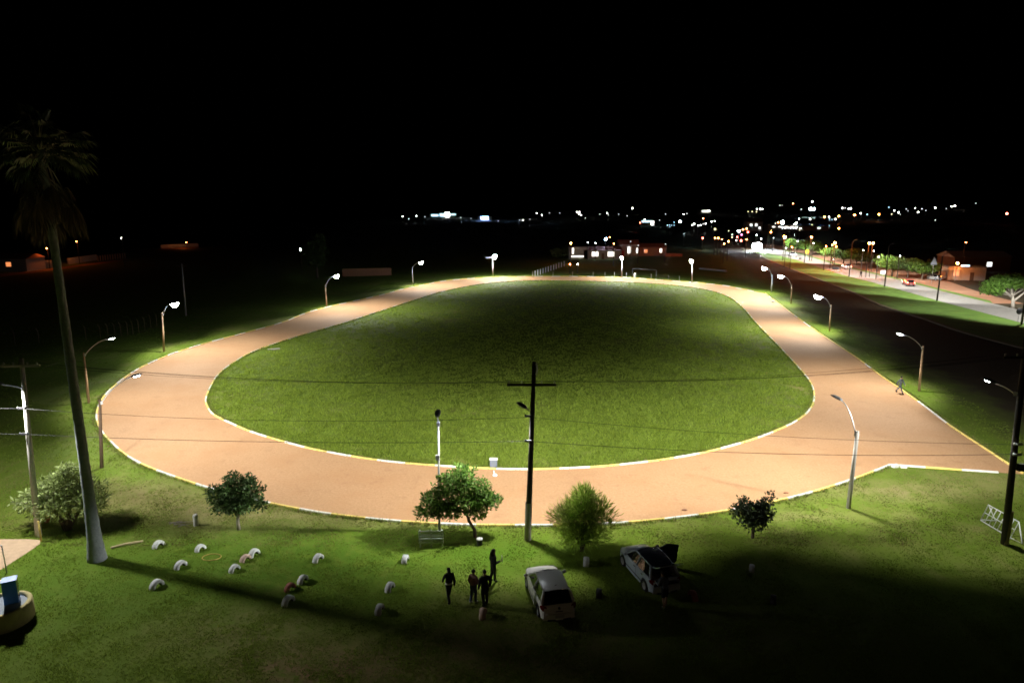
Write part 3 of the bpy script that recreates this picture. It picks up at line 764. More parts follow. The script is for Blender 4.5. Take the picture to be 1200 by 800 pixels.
# tall fan palm
b = G(114, 655)
crown = at_depth(48, 180, b.y) - b
tp = thing('palm_tree', b, 'very tall fan palm with hanging skirt of old fronds at the left', 'palm tree')
pts, rs = [], []
lean = crown + Vector((0, 0, .3))
for k in range(73):
    s = k / 72
    x = (lean.x) * (.15 * s + .85 * s ** 1.9) - (.0 if s > .1 else 0)
    pts.append((x, 0, lean.z * s - .1)); rs.append(.22 * (1 - s) ** 12 + .28 - .11 * s + .011 * math.sin(k * 2.6) + .006 * math.sin(k * .9))
mbt = MB(); mbt.tube(pts, rs, 14); mbt.build('trunk', 'palm_bark', tp)
def fronds(name, n, elev, Lp, Rf, droop, m):
    V = []; st = MB()
    for k in range(n):
        az = k * 2.39996 + RND.uniform(-.3, .3); el = rad(RND.uniform(*elev)); lp = RND.uniform(*Lp); R_ = RND.uniform(*Rf)
        d = Vector((math.cos(az) * math.cos(el), math.sin(az) * math.cos(el), math.sin(el)))
        o = Vector(pts[-1]) + Vector((0, 0, RND.uniform(-1.9, .1) if elev[1] < 0 else RND.uniform(-.4, .3)))
        tip = o + d * lp + Vector((0, 0, -droop * lp * .35))
        midp = o + d * lp * .55
        st.tube([o, midp, tip], [.035, .028, .018], 5, cap=False)
        f = (tip - midp).normalized(); side = f.cross(Vector((0, 0, 1))).normalized()
        nb = 26
        for j in range(nb):
            w = (j / (nb - 1) - .5) * rad(215)
            b0 = (f * math.cos(w) + side * math.sin(w)).normalized(); l = R_ * (.75 + .25 * math.cos(w)) * RND.uniform(.85, 1.1)
            q1 = tip + b0 * l * .55; q2 = tip + b0 * l * .9 + Vector((0, 0, -droop * l * RND.uniform(.35, .8)))
            pw = Vector((0, 0, 1)).cross(b0).normalized() * .045 if abs(b0.z) < .99 else side * .045
            V += [tip, q1 + pw, q2, q1 - pw]
    o = np_mesh(name, np.array([tuple(v) for v in V]), 4, m, tp)
    st.build('leaf_stalks', 'bark_pale', o)
fronds('crown', 40, (-25, 80), (1.1, 1.9), (.95, 1.3), .55, 'frond')
fronds('dead_fronds', 34, (-80, -30), (1.0, 1.9), (.8, 1.15), .9, 'frond_dead')

# trees along the highway
def road_tree(u, v, w, h, label, m='leaf', seed=0):
    B = G(u, v); B.z = terrain(B.x, B.y)
    pm = PXM(u, v); W, Hh = w * pm * 1.25, h * pm * 1.1
    cl = []
    for k in range(7):
        a = k * 2.4 + seed; rr = W * .28 * (k > 0)
        cl.append((math.cos(a) * rr, math.sin(a) * rr, Hh * (.62 + .10 * math.sin(k * 1.9 + seed)), W * .26, W * .26, Hh * .22, 420))
    return tree('road_tree', B, label, 'tree', [(0, 0, -.1, .22), (.1, 0, Hh * .3, .17), (.0, 0, Hh * .6, .08)],
                [[(0, 0, Hh * .25, .12), (W * .2, 0, Hh * .6, .05)], [(0, 0, Hh * .25, .12), (-W * .2, .2, Hh * .6, .05)]], cl, .42, .14, m, 'bark', 'trees along the highway')
for i, (u, v, w, h, lb) in enumerate([(931, 297, 15, 15, 'roadside tree just left of the yellow sign by the highway'), (950, 300, 19, 16, 'roadside tree just right of the yellow sign by the highway'),
        (974, 306, 20, 14, 'roadside tree behind the small white lamp by the highway'), (988, 309, 17, 13, 'roadside tree directly behind the taillights of the farther car'), (1003, 311, 20, 17, 'pale lit roadside tree behind the pedestrian on the highway'),
        (1018, 314, 20, 16, 'dim roadside tree between the pedestrian and the white road sign'), (1045, 324, 26, 20, 'pale lit roadside tree just right of the white road sign'),
        (1063, 326, 26, 20, 'dark roadside tree directly above the nearer car on the highway'), (1080, 328, 24, 20, 'dark roadside tree left of the grey triangular sign')]):
    road_tree(u, v, w, h, lb, 'leaf' if i in (3, 5, 7) else 'leaf_bright', i * 1.3)  # how lit each tree looks is put into its leaf colour
B = G(1187, 361)
tree('road_tree', B, 'big spreading tree with bright lit crown at the right end of the highway', 'tree',
     [(0, 0, -.1, .35), (-.2, 0, 1.4, .28), (-.4, 0, 2.2, .2)], [[(-.2, 0, 1.2, .2), (1.6, 0, 2.8, .12), (3, .3, 4, .06)], [(-.3, 0, 1.8, .18), (-2, 0, 3.2, .1), (-4, 0, 4, .05)], [(-.3, 0, 1.8, .15), (.2, 1.5, 4, .07)]],
     [(-4.6, -.5, 4.2, 1.7, 1.8, 1.2, 1500), (-2.6, 0, 4.9, 1.9, 1.9, 1.2, 1500), (-.4, .5, 5.0, 2.0, 2, 1.2, 1300), (1.6, .4, 4.8, 1.8, 1.8, 1.1, 1000), (3.4, 0, 4.2, 1.5, 1.6, 1.1, 700), (-3.6, .2, 3.2, 1.6, 1.4, .7, 700), (-5.6, 0, 3.4, .8, 1, .6, 300)], .34, .11, 'leaf_bright', 'bark_pale', 'trees along the highway', twigs=4)
B = G(372, 326); tree('dark_tree', B, 'ghostly unlit tree in the darkness left of the pale wall', 'tree', [(0, 0, 0, .3), (0, 0, 5, .15)], [], [(0, 0, 6.5, 2.8, 2.8, 3.4, 2200), (1, 0, 9.5, 1.5, 1.5, 1.8, 700)], .5, .2, 'leaf', 'bark')
for u, v, lb in ((653, 302, 'orange lit bush left of the orange street lamp beyond the far bend'), (663, 301, 'orange lit bush right under the orange street lamp beyond the far bend')):
    B = G(u, v); tree('bush', B, lb, 'bush', [(0, 0, 0, .15), (0, 0, 1, .08)], [], [(0, 0, 2.0, 2.2, 1.6, 1.5, 700)], .4, .15, 'leaf_olive', 'bark')

# ------------------------------------------------------------------ painted tyres
def tyre_mesh(name, m, sc_=1.0, gap=0.0):
    mb = MB(); R_, n, k = .27 * sc_, 22, 10
    prof = []
    for j in range(k):
        w = 2 * math.pi * j / k
        prof.append((R_ + .095 * sc_ * math.copysign(abs(math.cos(w)) ** .7, math.cos(w)), .155 * sc_ * math.copysign(abs(math.sin(w)) ** .5, math.sin(w))))
    vs, fs, mi = [], [], []
    a0, a1 = -.35, math.pi + .35
    for i in range(n + 1):
        a = a0 + (a1 - a0) * i / n
        for r, y in prof: vs.append((r * math.cos(a), y, r * math.sin(a)))
    for i in range(n):
        for j in range(k):
            j2 = (j + 1) % k
            inner_f = 2 < j < 7
            mb_ = 1 if j in (4, 5) else 0
            fs.append((i * k + j, i * k + j2, (i + 1) * k + j2, (i + 1) * k + j)); mi.append(mb_)
    for f, q in zip(fs, mi): mb.add([vs[x] for x in f], [(0, 1, 2, 3)], q, True)
    o = mb.build(name, [m, 'tyre_rubber'])
    bm = bmesh.new(); bm.from_mesh(o.data); bmesh.ops.remove_doubles(bm, verts=bm.verts, dist=1e-5); bm.to_mesh(o.data); bm.free()
    return o
tyres = [((186, 640), 69, 1, 'tyre_white', 'white painted half tyre nearest the pale stick on the lawn'),
         ((212, 664), 67, 1, 'tyre_white', 'white painted half tyre standing in the palm shadow edge'),
         ((235, 644), 65, .9, 'tyre_white', 'white painted half tyre showing its dark inside, beside the yellow hoop'),
         ((184, 687), 69, 1.05, 'tyre_white', 'white painted half tyre lowest on the left part of the lawn'),
         ((275, 668), 66, .9, 'tyre_white', 'white painted half tyre touching the beige one'),
         ((288, 656), 62, .9, 'tyre_pink', 'beige half tyre lying low between two white ones'),
         ((298, 650), 69, 1, 'tyre_white', 'white painted half tyre just beyond the beige one'),
         ((373, 656), 68, 1, 'tyre_white', 'white painted half tyre alone on the bright green lawn beside the tree shadow'),
         ((355, 681), 70, .95, 'tyre_white', 'white painted half tyre just above the dark red one'),
         ((340, 690), 63, .9, 'tyre_red', 'dark red half tyre in the palm shadow'),
         ((338, 706), 70, 1.05, 'tyre_white', 'white painted half tyre just below the dark red one'),
         ((475, 657), 84, .95, 'tyre_white', 'white painted half tyre seen edge on in shade near the bench'),
         ((457, 690), 76, 1.0, 'tyre_white', 'white painted half tyre seen edge on left of the woman in black'),
         ((445, 716), 84, 1.0, 'tyre_white', 'white painted half tyre lowest of those left of the people'),
         ((566, 721), 86, 1.0, 'tyre_pink', 'dim pinkish half tyre right in front of the group of people'),  # pink of the warm lamplight is put into its colour
         ((687, 660), 84, 1.0, 'tyre_white', 'white painted half tyre under the feathery shrub between the cars'),
         ((881, 668), 69, .9, 'tyre_white', 'white painted half tyre below the dark heart shaped tree'),
         ((812, 700), 98, 1.0, 'tyre_red', 'red half tyre in the dark beside the car with open doors'),  # its red holds the warm lamplight as colour
         ((906, 704), 69, .9, 'tyre_dark', 'unpainted dark half tyre at the lower right of the lawn'),
         ((702, 697), 80, .9, 'tyre_dark', 'unpainted dark half tyre between the two parked cars')]
tyre_grass = []
for uv, az, s, m, lb in tyres:
    o = tyre_mesh('half_tyre', m, s); o.location = G(*uv); o.rotation_euler = (0, RND.uniform(-.06, .06), rad(az))
    tag(o, lb, 'tyre', 'half buried tyres on the lawn')
    for dy in (-.10, -.13, .08):
        q = o.location; a_ = Matrix.Rotation(rad(az), 3, 'Z') @ Vector((.36 * s, 0, 0)); edge_tufts([q - a_ + Vector((0, dy, 0)), q + a_ + Vector((0, dy, 0))], 12, 0, 'blade', tyre_grass)
tag(np_mesh('grass', np.array([tuple(v) for v in tyre_grass]), 3, 'blade'), kind='stuff')

# ------------------------------------------------------------------ small things on the lawn
o = MB().lathe([(.15, 0), (.15, .62), (.13, .68), (.001, .69)], 14).build('bollard', 'white_paint', None, G(230, 615)); tag(o, 'white short post beside the twigs left of the round tree', 'bollard')
o = thing('pail', G(562, 638), 'white lidded pail in the grass at the foot of the leaning tree', 'pail')
MB().lathe([(.14, 0), (.17, .32), (.18, .34)], 14).build('body', 'tyre_dark', o); MB().lathe([(.18, .34), (.18, .40), (.05, .44), (.001, .44)], 14).build('lid', 'white_paint', o)
a, c = G(130, 642.5), G(168, 634.5)
o = MB().tube([(0, 0, .05), (c - a) * .5 + Vector((0, 0, .10)), (c - a) + Vector((0, 0, .06))], [.07, .06, .05], 7).build('wooden_pole', 'pale_wood', None, a); tag(o, 'pale wooden stick lying on the lawn beside the palm base', 'stick')
rg = MB(); rp = [(.5 * math.cos(w), .36 * math.sin(w), .03) for w in [2 * math.pi * k / 28 for k in range(29)]]
rg.tube(rp, .022, 6); o = rg.build('hoop', 'yellow_post', None, G(248, 653)); tag(o, 'thin yellow hoop lying flat among the painted tyres', 'hoop')
br = MB()
for k in range(9):
    w = RND.uniform(-.6, .6); x, y = RND.uniform(-.5, .5), RND.uniform(-.3, .3); l = RND.uniform(.3, .7)
    br.tube([(x - l * math.cos(w), y - l * math.sin(w), .02), (x, y, .1), (x + l * math.cos(w), y + l * math.sin(w), .05)], [.018, .015, .008], 5)
o = br.build('twig_pile', 'bark_pale', None, G(214, 614)); tag(o, 'small heap of dry twigs beside the short white post', 'twigs')
cl = MB(); cl.tube([(0, 0, 0), (.12, .05, .25), (.1, 0, .45)], [.12, .16, .1], 8); cl.tube([(.1, 0, .3), (.35, .06, .42), (.5, 0, .3)], [.07, .05, .02], 6)
o = cl.build('rag', 'rust', None, G(54, 612)); tag(o, 'small rust red bundle in the grass beside the yellow post', 'bundle')
o = MB().tube([(0, 0, -.2), (0, 0, 1.25)], [.055, .05], 8).build('corner_post', 'yellow_post', None, G(48.5, 634)); tag(o, 'weathered yellow post at the corner of the sandy path', 'post')
o = MB().tube([(0, 0, -.2), (-.05, 0, 1.5), (-.1, 0, 1.55)], [.03, .03, .028], 8).build('metal_post', 'galv', None, G(8, 670)); tag(o, 'thin grey metal post standing in the sandy path edge', 'post')
# well with blue pump housing
w0 = G(4, 727); wt = thing('well', w0, 'round beige well with a blue pump housing at the lower left corner', 'well')
MB().lathe([(1.24, -.1), (1.22, .82), (1.12, .86), (1.02, .84), (1.0, .70)], 40).build('wall', 'well', wt)
MB().lathe([(1.0, .74), (.3, .78), (.001, .785)], 32).build('cover', 'well_lid', wt)
px = Vector((.28, .35, .78))
hs = MB(); hs.box(px + Vector((0, 0, .55)), (.55, .5, 1.1), .5); hs.box(px + Vector((0, 0, 1.12)), (.6, .55, .05), .5); ho = hs.build('pump_housing', 'blue', wt)
MB().box(px + Vector((0, 0, .55)) + Matrix.Rotation(.5, 3, 'Z') @ Vector((.278, 0, 0)), (.006, .42, .95), .5).build('door', 'car_dark', ho)  # thin dark panel over most of the housing's right side
tb = MB(); tb.tube([(-.35, .3, .75), (-.35, .3, 1.75), (-.1, .3, 1.85), (.02, .3, 1.82)], .04, 8); tb.lathe([(.001, 1.72), (.09, 1.75), (.09, 1.86), (.001, 1.9)], 8, (-.35, .3, 0)); tb.build('tap', 'galv', wt)
# bench
bb = G(505.5, 640.5); bt = thing('park_bench', bb, 'grey slatted wooden bench under the leaning tree, its back towards the cars', 'bench', None, rad(2))
W = 1.28
for x in (-.62, 0, .62):
    f = MB(); f.box((x, 0, .52), (.07, .07, 1.04)); f.box((x, .45, .22), (.07, .07, .44)); f.box((x, .24, .41), (.06, .46, .06)); f.build('frame', 'grey_wood', bt)
bk = MB()
for k in range(5): bk.box((0, -.05, .30 + k * .165), (W + .1, .03, .11))
bk.build('backrest', 'grey_wood', bt)
st = MB()
for k in range(4): st.box((0, .09 + k * .12, .455), (W + .04, .10, .03))
st.build('seat', 'grey_wood', bt)
# white metal barrier
p0, p1 = G(1149, 610), G(1184, 631); ex = (p1 - p0); Lb = ex.length; az = math.atan2(ex.y, ex.x)
bt = thing('metal_barrier', p0, 'white tubular metal barrier frame leaning behind the thick dark right pole', 'barrier', None, az)
tilt = Vector((0, .35, .94))
fr = MB(); hB = 1.05
def bp(x, q): return Vector((x, 0, .05)) + tilt * q
fr.tube([bp(0, 0), bp(Lb, 0), bp(Lb, hB), bp(0, hB), bp(0, 0)], .03, 6)
fr.build('frame', 'white_metal', bt)
MB().tube([bp(0, hB * .5), bp(Lb, hB * .5)], .022, 6).build('middle_rail', 'white_metal', bt)
for k in range(1, 7):
    MB().tube([bp(Lb * k / 7, .02), bp(Lb * k / 7, hB - .02)], .02, 6).build('bar', 'white_metal', bt)
MB().tube([bp(Lb, hB), bp(Lb + .75, .05) + Vector((0, .05, 0)), bp(Lb, 0)], .03, 6).build('foot', 'white_metal', bt)
MB().tube([bp(0, hB), Vector((.1, .9, .03)), bp(0, 0.03)], .025, 6).build('foot', 'white_metal', bt)
# infield things
bx = thing('utility_box', G(578.5, 548), 'grey box on the grass edge inside the kerb opposite the leaning tree', 'utility box')
MB().box((0, 0, .34), (.52, .35, .68)).build('body', 'grey_cloth', bx); MB().box((0, 0, .70), (.6, .42, .05)).build('lid', 'grey_wood', bx)
bg = MB(); bg.ball((0, 0, .10), .16, 9, 6, sc=(1.1, .8, .75)); bg.tube([(-.02, 0, .18), (-.1, .03, .34), (-.06, .05, .42)], [.06, .03, .05], 6)
o = bg.build('plastic_bag', 'paper', None, G(580, 558)); tag(o, 'small white bag lying alone on the track near the grey box', 'bag')
sl = MB(); sl.box((0, 0, .05), (1.5, .6, .14), .4); o = sl.build('concrete_slab', 'concrete', None, G(321, 409.5)); tag(o, 'small pale concrete slab on the left inner edge of the infield', 'slab')
cs = MB(); cs.box((0, 0, .10), (.5, .28, .2), .3); cs.box((.55, -.1, .07), (.4, .25, .14), -.2); o = cs.build('broken_kerb_stones', 'plaster_white', None, G(1049, 547)); tag(o, 'white broken stones at the kerb corner on the near right lawn', 'stones')
cs = MB(); cs.ball((0, 0, .16), .26, 8, 6, sc=(1.5, .8, .8)); o = cs.build('stone', 'concrete', None, G(906, 354.5)); tag(o, 'grey lump of stone on the far right of the track near the kerb', 'stone')
for u, v in ((802, 598), (807, 597.5)):
    cs = MB(); cs.ball((0, 0, .05), .12, 7, 5, sc=(1.6, .7, .6)); o = cs.build('clod', 'red_dirt', None, G(u if u < 805 else 921, v if u < 805 else 578)); tag(o, 'brown clod on the clay between the feathery shrub and dark tree' if u < 805 else 'brown clod on the clay just right of the dark tree', 'clod')

# ------------------------------------------------------------------ fences, goal, walls beyond the track
ft = G(16, 403); fe = thing('concrete_fence', ft, 'row of bent topped concrete fence posts in the dark at the left', 'fence')
fpx = [(18,404),(46,402),(75,400),(101,398),(118,396.5),(127,395.5),(135,394.5),(142,393.5),(150,392.5),(156,391.5),(163,389.5),(170,387),(177,384),(184,381.5),(190,379)]
for u, v in fpx:
    p = G(u, v) - ft; m_ = MB(); m_.tube([p, p + Vector((0, 0, 1.75)), p + Vector((-.1, -.25, 2.1))], [.06, .055, .045], 6); m_.build('post', 'pole_wood', fe)
wr = MB()
for i in range(len(fpx) - 1):
    for z in (.5, 1.0, 1.5): wr.tube([G(*fpx[i]) - ft + Vector((0, 0, z)), G(*fpx[i + 1]) - ft + Vector((0, 0, z))], .008, 4)
wr.build('wires', 'wire', fe)
B = G(218, 370); t = thing('utility_pole', B, 'dim utility pole with small crossarm beyond the concrete fence', 'utility pole')
q = at_depth(213, 309, B.y) - B; MB().tube([(0, 0, 0), q], [.16, .1], 8).build('pole', 'concrete', t); MB().box(q + Vector((0, -.15, -.4)), (1.8, .1, .12)).build('crossarm', 'pole_wood', t)
ft = G(624, 325.5); fe = thing('white_fence', ft, 'white fence posts running away from the far straight into darkness', 'fence')
for k in range(13):
    s = k / 12; u, v = 624 + s * 37, 324.8 - s * 13; p = G(u, v) - ft; MB().box(p + Vector((0, 0, .75)), (.16, .16, 1.5)).build('post', 'white_paint', fe)
ft = G(645, 324.3); fe = thing('wire_fence', ft, 'low wire fence on thin posts just behind the far straight', 'fence')
for k, u in enumerate((648, 671, 695, 709, 720, 734, 763, 783, 796)):
    v = [323.5, 323.5, 323.7, 323.8, 324, 324.4, 326.3, 327.8, 328.8][k]; p = G(u, v) - ft; MB().box(p + Vector((0, 0, .6)), (.09, .09, 1.2)).build('post', 'concrete', fe)
wr = MB(); 
for z in (.4, .8, 1.15): wr.tube([G(648, 323.5) - ft + Vector((0, 0, z)), G(720, 324) - ft + Vector((0, 0, z)), G(796, 328.8) - ft + Vector((0, 0, z))], .01, 4)
wr.build('wires', 'wire', fe)
B = G(755, 325.3); t = thing('football_goal', B, 'white goal frame standing behind the far straight of the track', 'goal')
gl, gr_ = G(741, 325) - B, G(769, 327.2) - B
MB().tube([gl, gl + Vector((0, 0, 2.3))], .06, 6).build('post', 'tyre_dark', t); MB().tube([gr_, gr_ + Vector((0, 0, 2.3))], .06, 6).build('post', 'tyre_dark', t); MB().tube([gl + Vector((0, 0, 2.3)), gr_ + Vector((0, 0, 2.3))], .06, 6).build('crossbar', 'tyre_dark', t)
t = thing('bin', G(744, 325.4), 'small white bin beside the goal frame', 'bin'); MB().lathe([(.25, 0), (.3, 1.0)], 12).build('body', 'white_paint', t); MB().lathe([(.32, 1.0), (.25, 1.2), (.001, 1.25)], 12).build('lid', 'white_paint', t)
def wall(a, c, h, m, label, nm='boundary_wall', cat='wall', th=.2, z0=0):
    a, c = Vector(a), Vector(c); d = c - a; l = Vector((d.x, d.y, 0)).length; az = math.atan2(d.y, d.x)
    t = thing(nm, a, label, cat, None, az)
    MB().box((l / 2, 0, h / 2 - .1), (l, th, h + .2)).build('panel', m, t)
    cp = MB(); cp.box((l / 2, 0, h + .04), (l + .1, th + .1, .08)); cp.build('coping', m, t)
    n = max(1, int(l / 4))
    for k in range(min(n + 1, 30)): MB().box((l * k / n, 0, h / 2 - .05), (.3, th + .12, h + .1)).build('pier', m, t)
    return t
wall(G(402, 324), G(458, 322.5), 1.9, 'brick', 'pale wall in the dark beyond the far left of the track')
wall(G(779, 300.5), G(799, 300.5), 1.0, 'brick', 'low orange lit wall beyond the far right lamp post')
wall(G(820, 315.5), G(851, 318.5), .4, 'concrete', 'low pale wall strip in the dark beyond the far right bend')
wall(G(46, 314.5), G(71, 313), 2.2, 'plaster', 'orange lit wall on the far left street, left of the palm trunk')
wall(G(80, 310), G(113, 305), 1.9, 'plaster', 'orange lit wall on the far left street, right of the palm trunk')
wall(G(189, 291), G(232, 289), 1.4, 'plaster', 'farthest orange lit wall strip on the left')
sheet('road', [G(-40, 325), G(12, 319.5), G(48, 316), G(115, 307.5), G(150, 303), G(150, 304.5), G(115, 309.5), G(48, 319), G(12, 323), G(-40, 330)], [], .03, 'red_dirt')
sheet('road', [G(186, 291.5), G(234, 289.2), G(234, 290.4), G(186, 293)], [], .03, 'red_dirt')
ft = G(114, 305); fe = thing('picket_fence', ft, 'orange lit fence continuing the far left street wall', 'fence')
for k in range(12):
    p = G(115 + k * 2.9, 306 - k * .32) - ft; MB().box(p + Vector((0, 0, .9)), (.18, .12, 1.8)).build('post', 'plaster', fe)

# ------------------------------------------------------------------ people
def person(base, yaw, label, top='black_cloth', trousers='black_cloth', shoes='shoe', hair='hair', pose='stand', scale=1.0, long_hair=False, belt=None, hold=None, bare_legs=False, lean=0.0, female=False):
    t = thing('person', base, label, 'person', None, yaw)    # faces local +Y
    J = {}
    swing = .22 if pose == 'walk' else .02
    sh = .17 if female else .195
    J['pel'] = (0, 0, .95); J['sp'] = (0, .01 + lean * .1, 1.14); J['ch'] = (0, .015 + lean * .25, 1.33); J['nk'] = (0, .02 + lean * .33, 1.47); J['hd0'] = (0, .03 + lean * .37, 1.56); J['hd1'] = (0, .035 + lean * .4, 1.66)
    E_ = [('pel', 'sp'), ('sp', 'ch'), ('ch', 'nk'), ('nk', 'hd0'), ('hd0', 'hd1')]
    Rr = {'pel': (.155, .115), 'sp': (.135, .10), 'ch': (.165, .115), 'nk': (.058, .06), 'hd0': (.075, .09), 'hd1': (.078, .095)}
    for s, n in ((-1, 'l'), (1, 'r')):
        fw = swing * s
        J['hip' + n] = (s * .095, 0, .90); J['kn' + n] = (s * .10, fw * .9 + .02, .49); J['an' + n] = (s * .10, fw * 1.6 - (.10 if fw < 0 else 0), .09 + (.05 if fw < -.1 else 0)); J['to' + n] = (s * .115, J['an' + n][1] + .15, .035 + (.0 if fw < -.1 else 0))
        J['sh' + n] = (s * sh, .01 + lean * .27, 1.40); J['el' + n] = (s * (sh + .07), -fw * .8 - .02 + lean * .3, 1.12); J['wr' + n] = (s * (sh + .06), -fw * 1.1 + .08 + lean * .45, .90)
        if (hold == 'r' and s > 0) or hold == 'both' or (hold == 'up' and s > 0):
            J['wr' + n] = (s * (sh - .02), .30 + lean * .3, 1.12 if hold != 'up' else 1.25)
        d = Vector(J['wr' + n]) - Vector(J['el' + n]); d.normalize(); hnd = Vector(J['wr' + n]) + d * .085; J['ha' + n] = tuple(hnd)
        E_ += [('pel', 'hip' + n), ('hip' + n, 'kn' + n), ('kn' + n, 'an' + n), ('an' + n, 'to' + n), ('ch', 'sh' + n), ('sh' + n, 'el' + n), ('el' + n, 'wr' + n), ('wr' + n, 'ha' + n)]
        Rr.update({'hip' + n: (.092, .10), 'kn' + n: (.06, .065), 'an' + n: (.042, .048), 'to' + n: (.042, .03), 'sh' + n: (.062, .066), 'el' + n: (.043, .045), 'wr' + n: (.029, .033), 'ha' + n: (.022, .040)})
    names = list(J); idx = {n: i for i, n in enumerate(names)}
    me = bpy.data.meshes.new('sk'); me.from_pydata([J[n] for n in names], [(idx[a], idx[c]) for a, c in E_], [])
    o = bpy.data.objects.new('sk', me); COL.objects.link(o)
    o.modifiers.new('s', 'SKIN'); 
    for n in names:
        sv = me.skin_vertices[0].data[idx[n]]; sv.radius = Rr[n]; sv.use_root = n == 'pel'
    sb = o.modifiers.new('u', 'SUBSURF'); sb.levels = 2; sb.render_levels = 2
    bpy.context.view_layer.update()
    ev = o.evaluated_get(bpy.context.evaluated_depsgraph_get())
    bmesh_me = bpy.data.meshes.new_from_object(ev)
    bpy.data.objects.remove(o)
    V = [v.co.copy() for v in bmesh_me.vertices]; Nn = [v.normal.copy() for v in bmesh_me.vertices]; Fc = [tuple(p.vertices) for p in bmesh_me.polygons]
    def near(c):
        best, bn = 9, None
        for a, e in E_:
            pa, pe = Vector(J[a]), Vector(J[e]); ab = pe - pa; s = max(0, min(1, (c - pa).dot(ab) / ab.length_squared)); dd = (c - pa - ab * s).length
            if dd < best: best, bn = dd, (a, e, s)
        return bn
    cls = []
    for f in Fc:
        c = sum((V[i] for i in f), Vector()) / len(f); a, e, s = near(c)
        if e.startswith('ha') or (a == 'nk' and s > .25) or a == 'hd0': k = 'skin'
        elif e.startswith('to') or (e.startswith('an') and s > .9): k = 'shoes'
        elif e.startswith(('kn', 'an')) or (e.startswith('hip')) or (a == 'pel' and c.z < .93): k = 'trousers'
        else: k = 'top'
        cls.append(k)
    body = MB(); body.add(V, Fc, 0, True)
    hx = Vector(J['hd1']); 
    body.ball(hx + Vector((0, .10, -.035)), .018, 6, 5, 0, (1, 1.2, 1.4))              # nose
    for s in (-1, 1):
        body.ball(hx + Vector((s * .034, .088, .01)), .012, 6, 4, 1)                     # eyes
        body.ball(hx + Vector((s * .085, -.005, -.02)), .022, 6, 4, 0, (.4, .8, 1.3))    # ears
    body.ball(hx + Vector((0, .086, -.078)), .02, 6, 4, 2, (1.2, .5, .35))               # mouth
    for n, s in (('l', -1), ('r', 1)):
        h = Vector(J['ha' + n]); d = (h - Vector(J['wr' + n])).normalized(); side = Vector((0, 1, 0)) - d * d.y
        side.normalize(); inn = d.cross(side) * (1 if s > 0 else -1)
        for k, l in enumerate((.066, .075, .070, .055)):
            b0 = h + side * (.026 - .017 * k) - d * .01
            body.tube([b0, b0 + d * l * .5 + inn * .006, b0 + d * l * .8 - inn * -.022], [.0085, .0078, .0065], 6)
        b0 = Vector(J['wr' + n]) + d * .03 + side * .03
        body.tube([b0, b0 + side * .028 + d * .025, b0 + side * .034 + d * .055], [.011, .0095, .008], 6)
    body.build('body', ['skin', 'eye', 'rust'], t)
    def cloth(name, keep, off, m):
        used = {}; fs = []
        for f, k in zip(Fc, cls):
            if k in keep: fs.append(tuple(used.setdefault(i, len(used)) for i in f))
        vs = [None] * len(used)
        for i, j in used.items(): vs[j] = V[i] + Nn[i] * off
        mb = MB(); mb.add(vs, fs, 0, True); mb.build(name, m, t)
    if bare_legs:
        used = {}; fs = []
        for f, k in zip(Fc, cls):
            if k == 'trousers' and sum(V[i].z for i in f) / len(f) > .55: fs.append(f)
        ids = sorted({i for f in fs for i in f}); mp = {i: j for j, i in enumerate(ids)}
        mb = MB(); mb.add([V[i] + Nn[i] * .018 for i in ids], [tuple(mp[i] for i in f) for f in fs], 0, True); mb.build('shorts', trousers, t)
    else: cloth('trousers', ('trousers',), .016, trousers)
    cloth('shoes', ('shoes',), .014, shoes); cloth('jacket', ('top',), .022, top)
    hm_ = MB(); hm_.ball(hx + Vector((0, -.012, .028)), .102, 12, 8, 0, (.92, 1.05, .95))
    if long_hair: hm_.tube([hx + Vector((0, -.07, .02)), hx + Vector((0, -.12, -.12)), hx + Vector((0, -.12, -.28))], [.085, .085, .05], 8)
    hm_.build('hair', hair, t)
    if belt:
        bm_ = MB(); bm_.lathe([(1.0, .90), (1.08, .935), (1.05, .985), (.98, 1.0)], 16, (0, .005, 0), 0, Matrix.Diagonal((.182, .142, 1, 1))); bm_.build('shirt_hem', belt, t)
    t.scale = (scale,) * 3
    return t, J
person(G(526.5, 703), rad(20), 'woman in black jacket with white shirt hem walking alone across the lawn', female=True, pose='walk', scale=.98, long_hair=True, belt='white_cloth', top='black_cloth', trousers='black_cloth', shoes='black_cloth')
person(G(555, 706), rad(-35), 'person in dusty pink top and jeans standing with the group', top='pink_cloth', trousers='denim', hold='up', scale=1.0)
person(G(568.5, 709), rad(25), 'person all in black standing closest to the pinkish tyre', top='black_cloth', trousers='black_cloth', shoes='black_cloth', scale=1.05)
pp, Jp = person(G(578, 681), rad(-60), 'person in long black coat holding a white paper at the back of the group', top='black_cloth', trousers='black_cloth', shoes='black_cloth', hold='r', scale=1.02, long_hair=True)
hh = pp.matrix_basis @ (Vector(Jp['har']) * 1.0)
o = MB().box((0, 0, .10), (.30, .012, .30), rad(-20)).build('paper_sheet', 'paper', None, G(578, 681) + Matrix.Rotation(rad(-60), 3, 'Z') @ (Vector(Jp['har']) * 1.02 + Vector((0, .05, -.04))), rad(-60)); tag(o, 'white sheet of paper held by the person in the long coat', 'paper')
person(G(1054, 460.5), rad(-150), 'walker in grey jacket on the right edge of the track', top='grey_cloth', trousers='grey_cloth', pose='walk', shoes='black_cloth')
person(G(778.5, 711), rad(25), 'person in grey top and shorts leaning into the open car boot', top='grey_cloth', trousers='black_cloth', pose='stand', lean=.6, hold='both', bare_legs=True)
person(G(1008.5, 325), rad(140), 'lone dark pedestrian on the bright highway', pose='walk', shoes='black_cloth', scale=1.05)

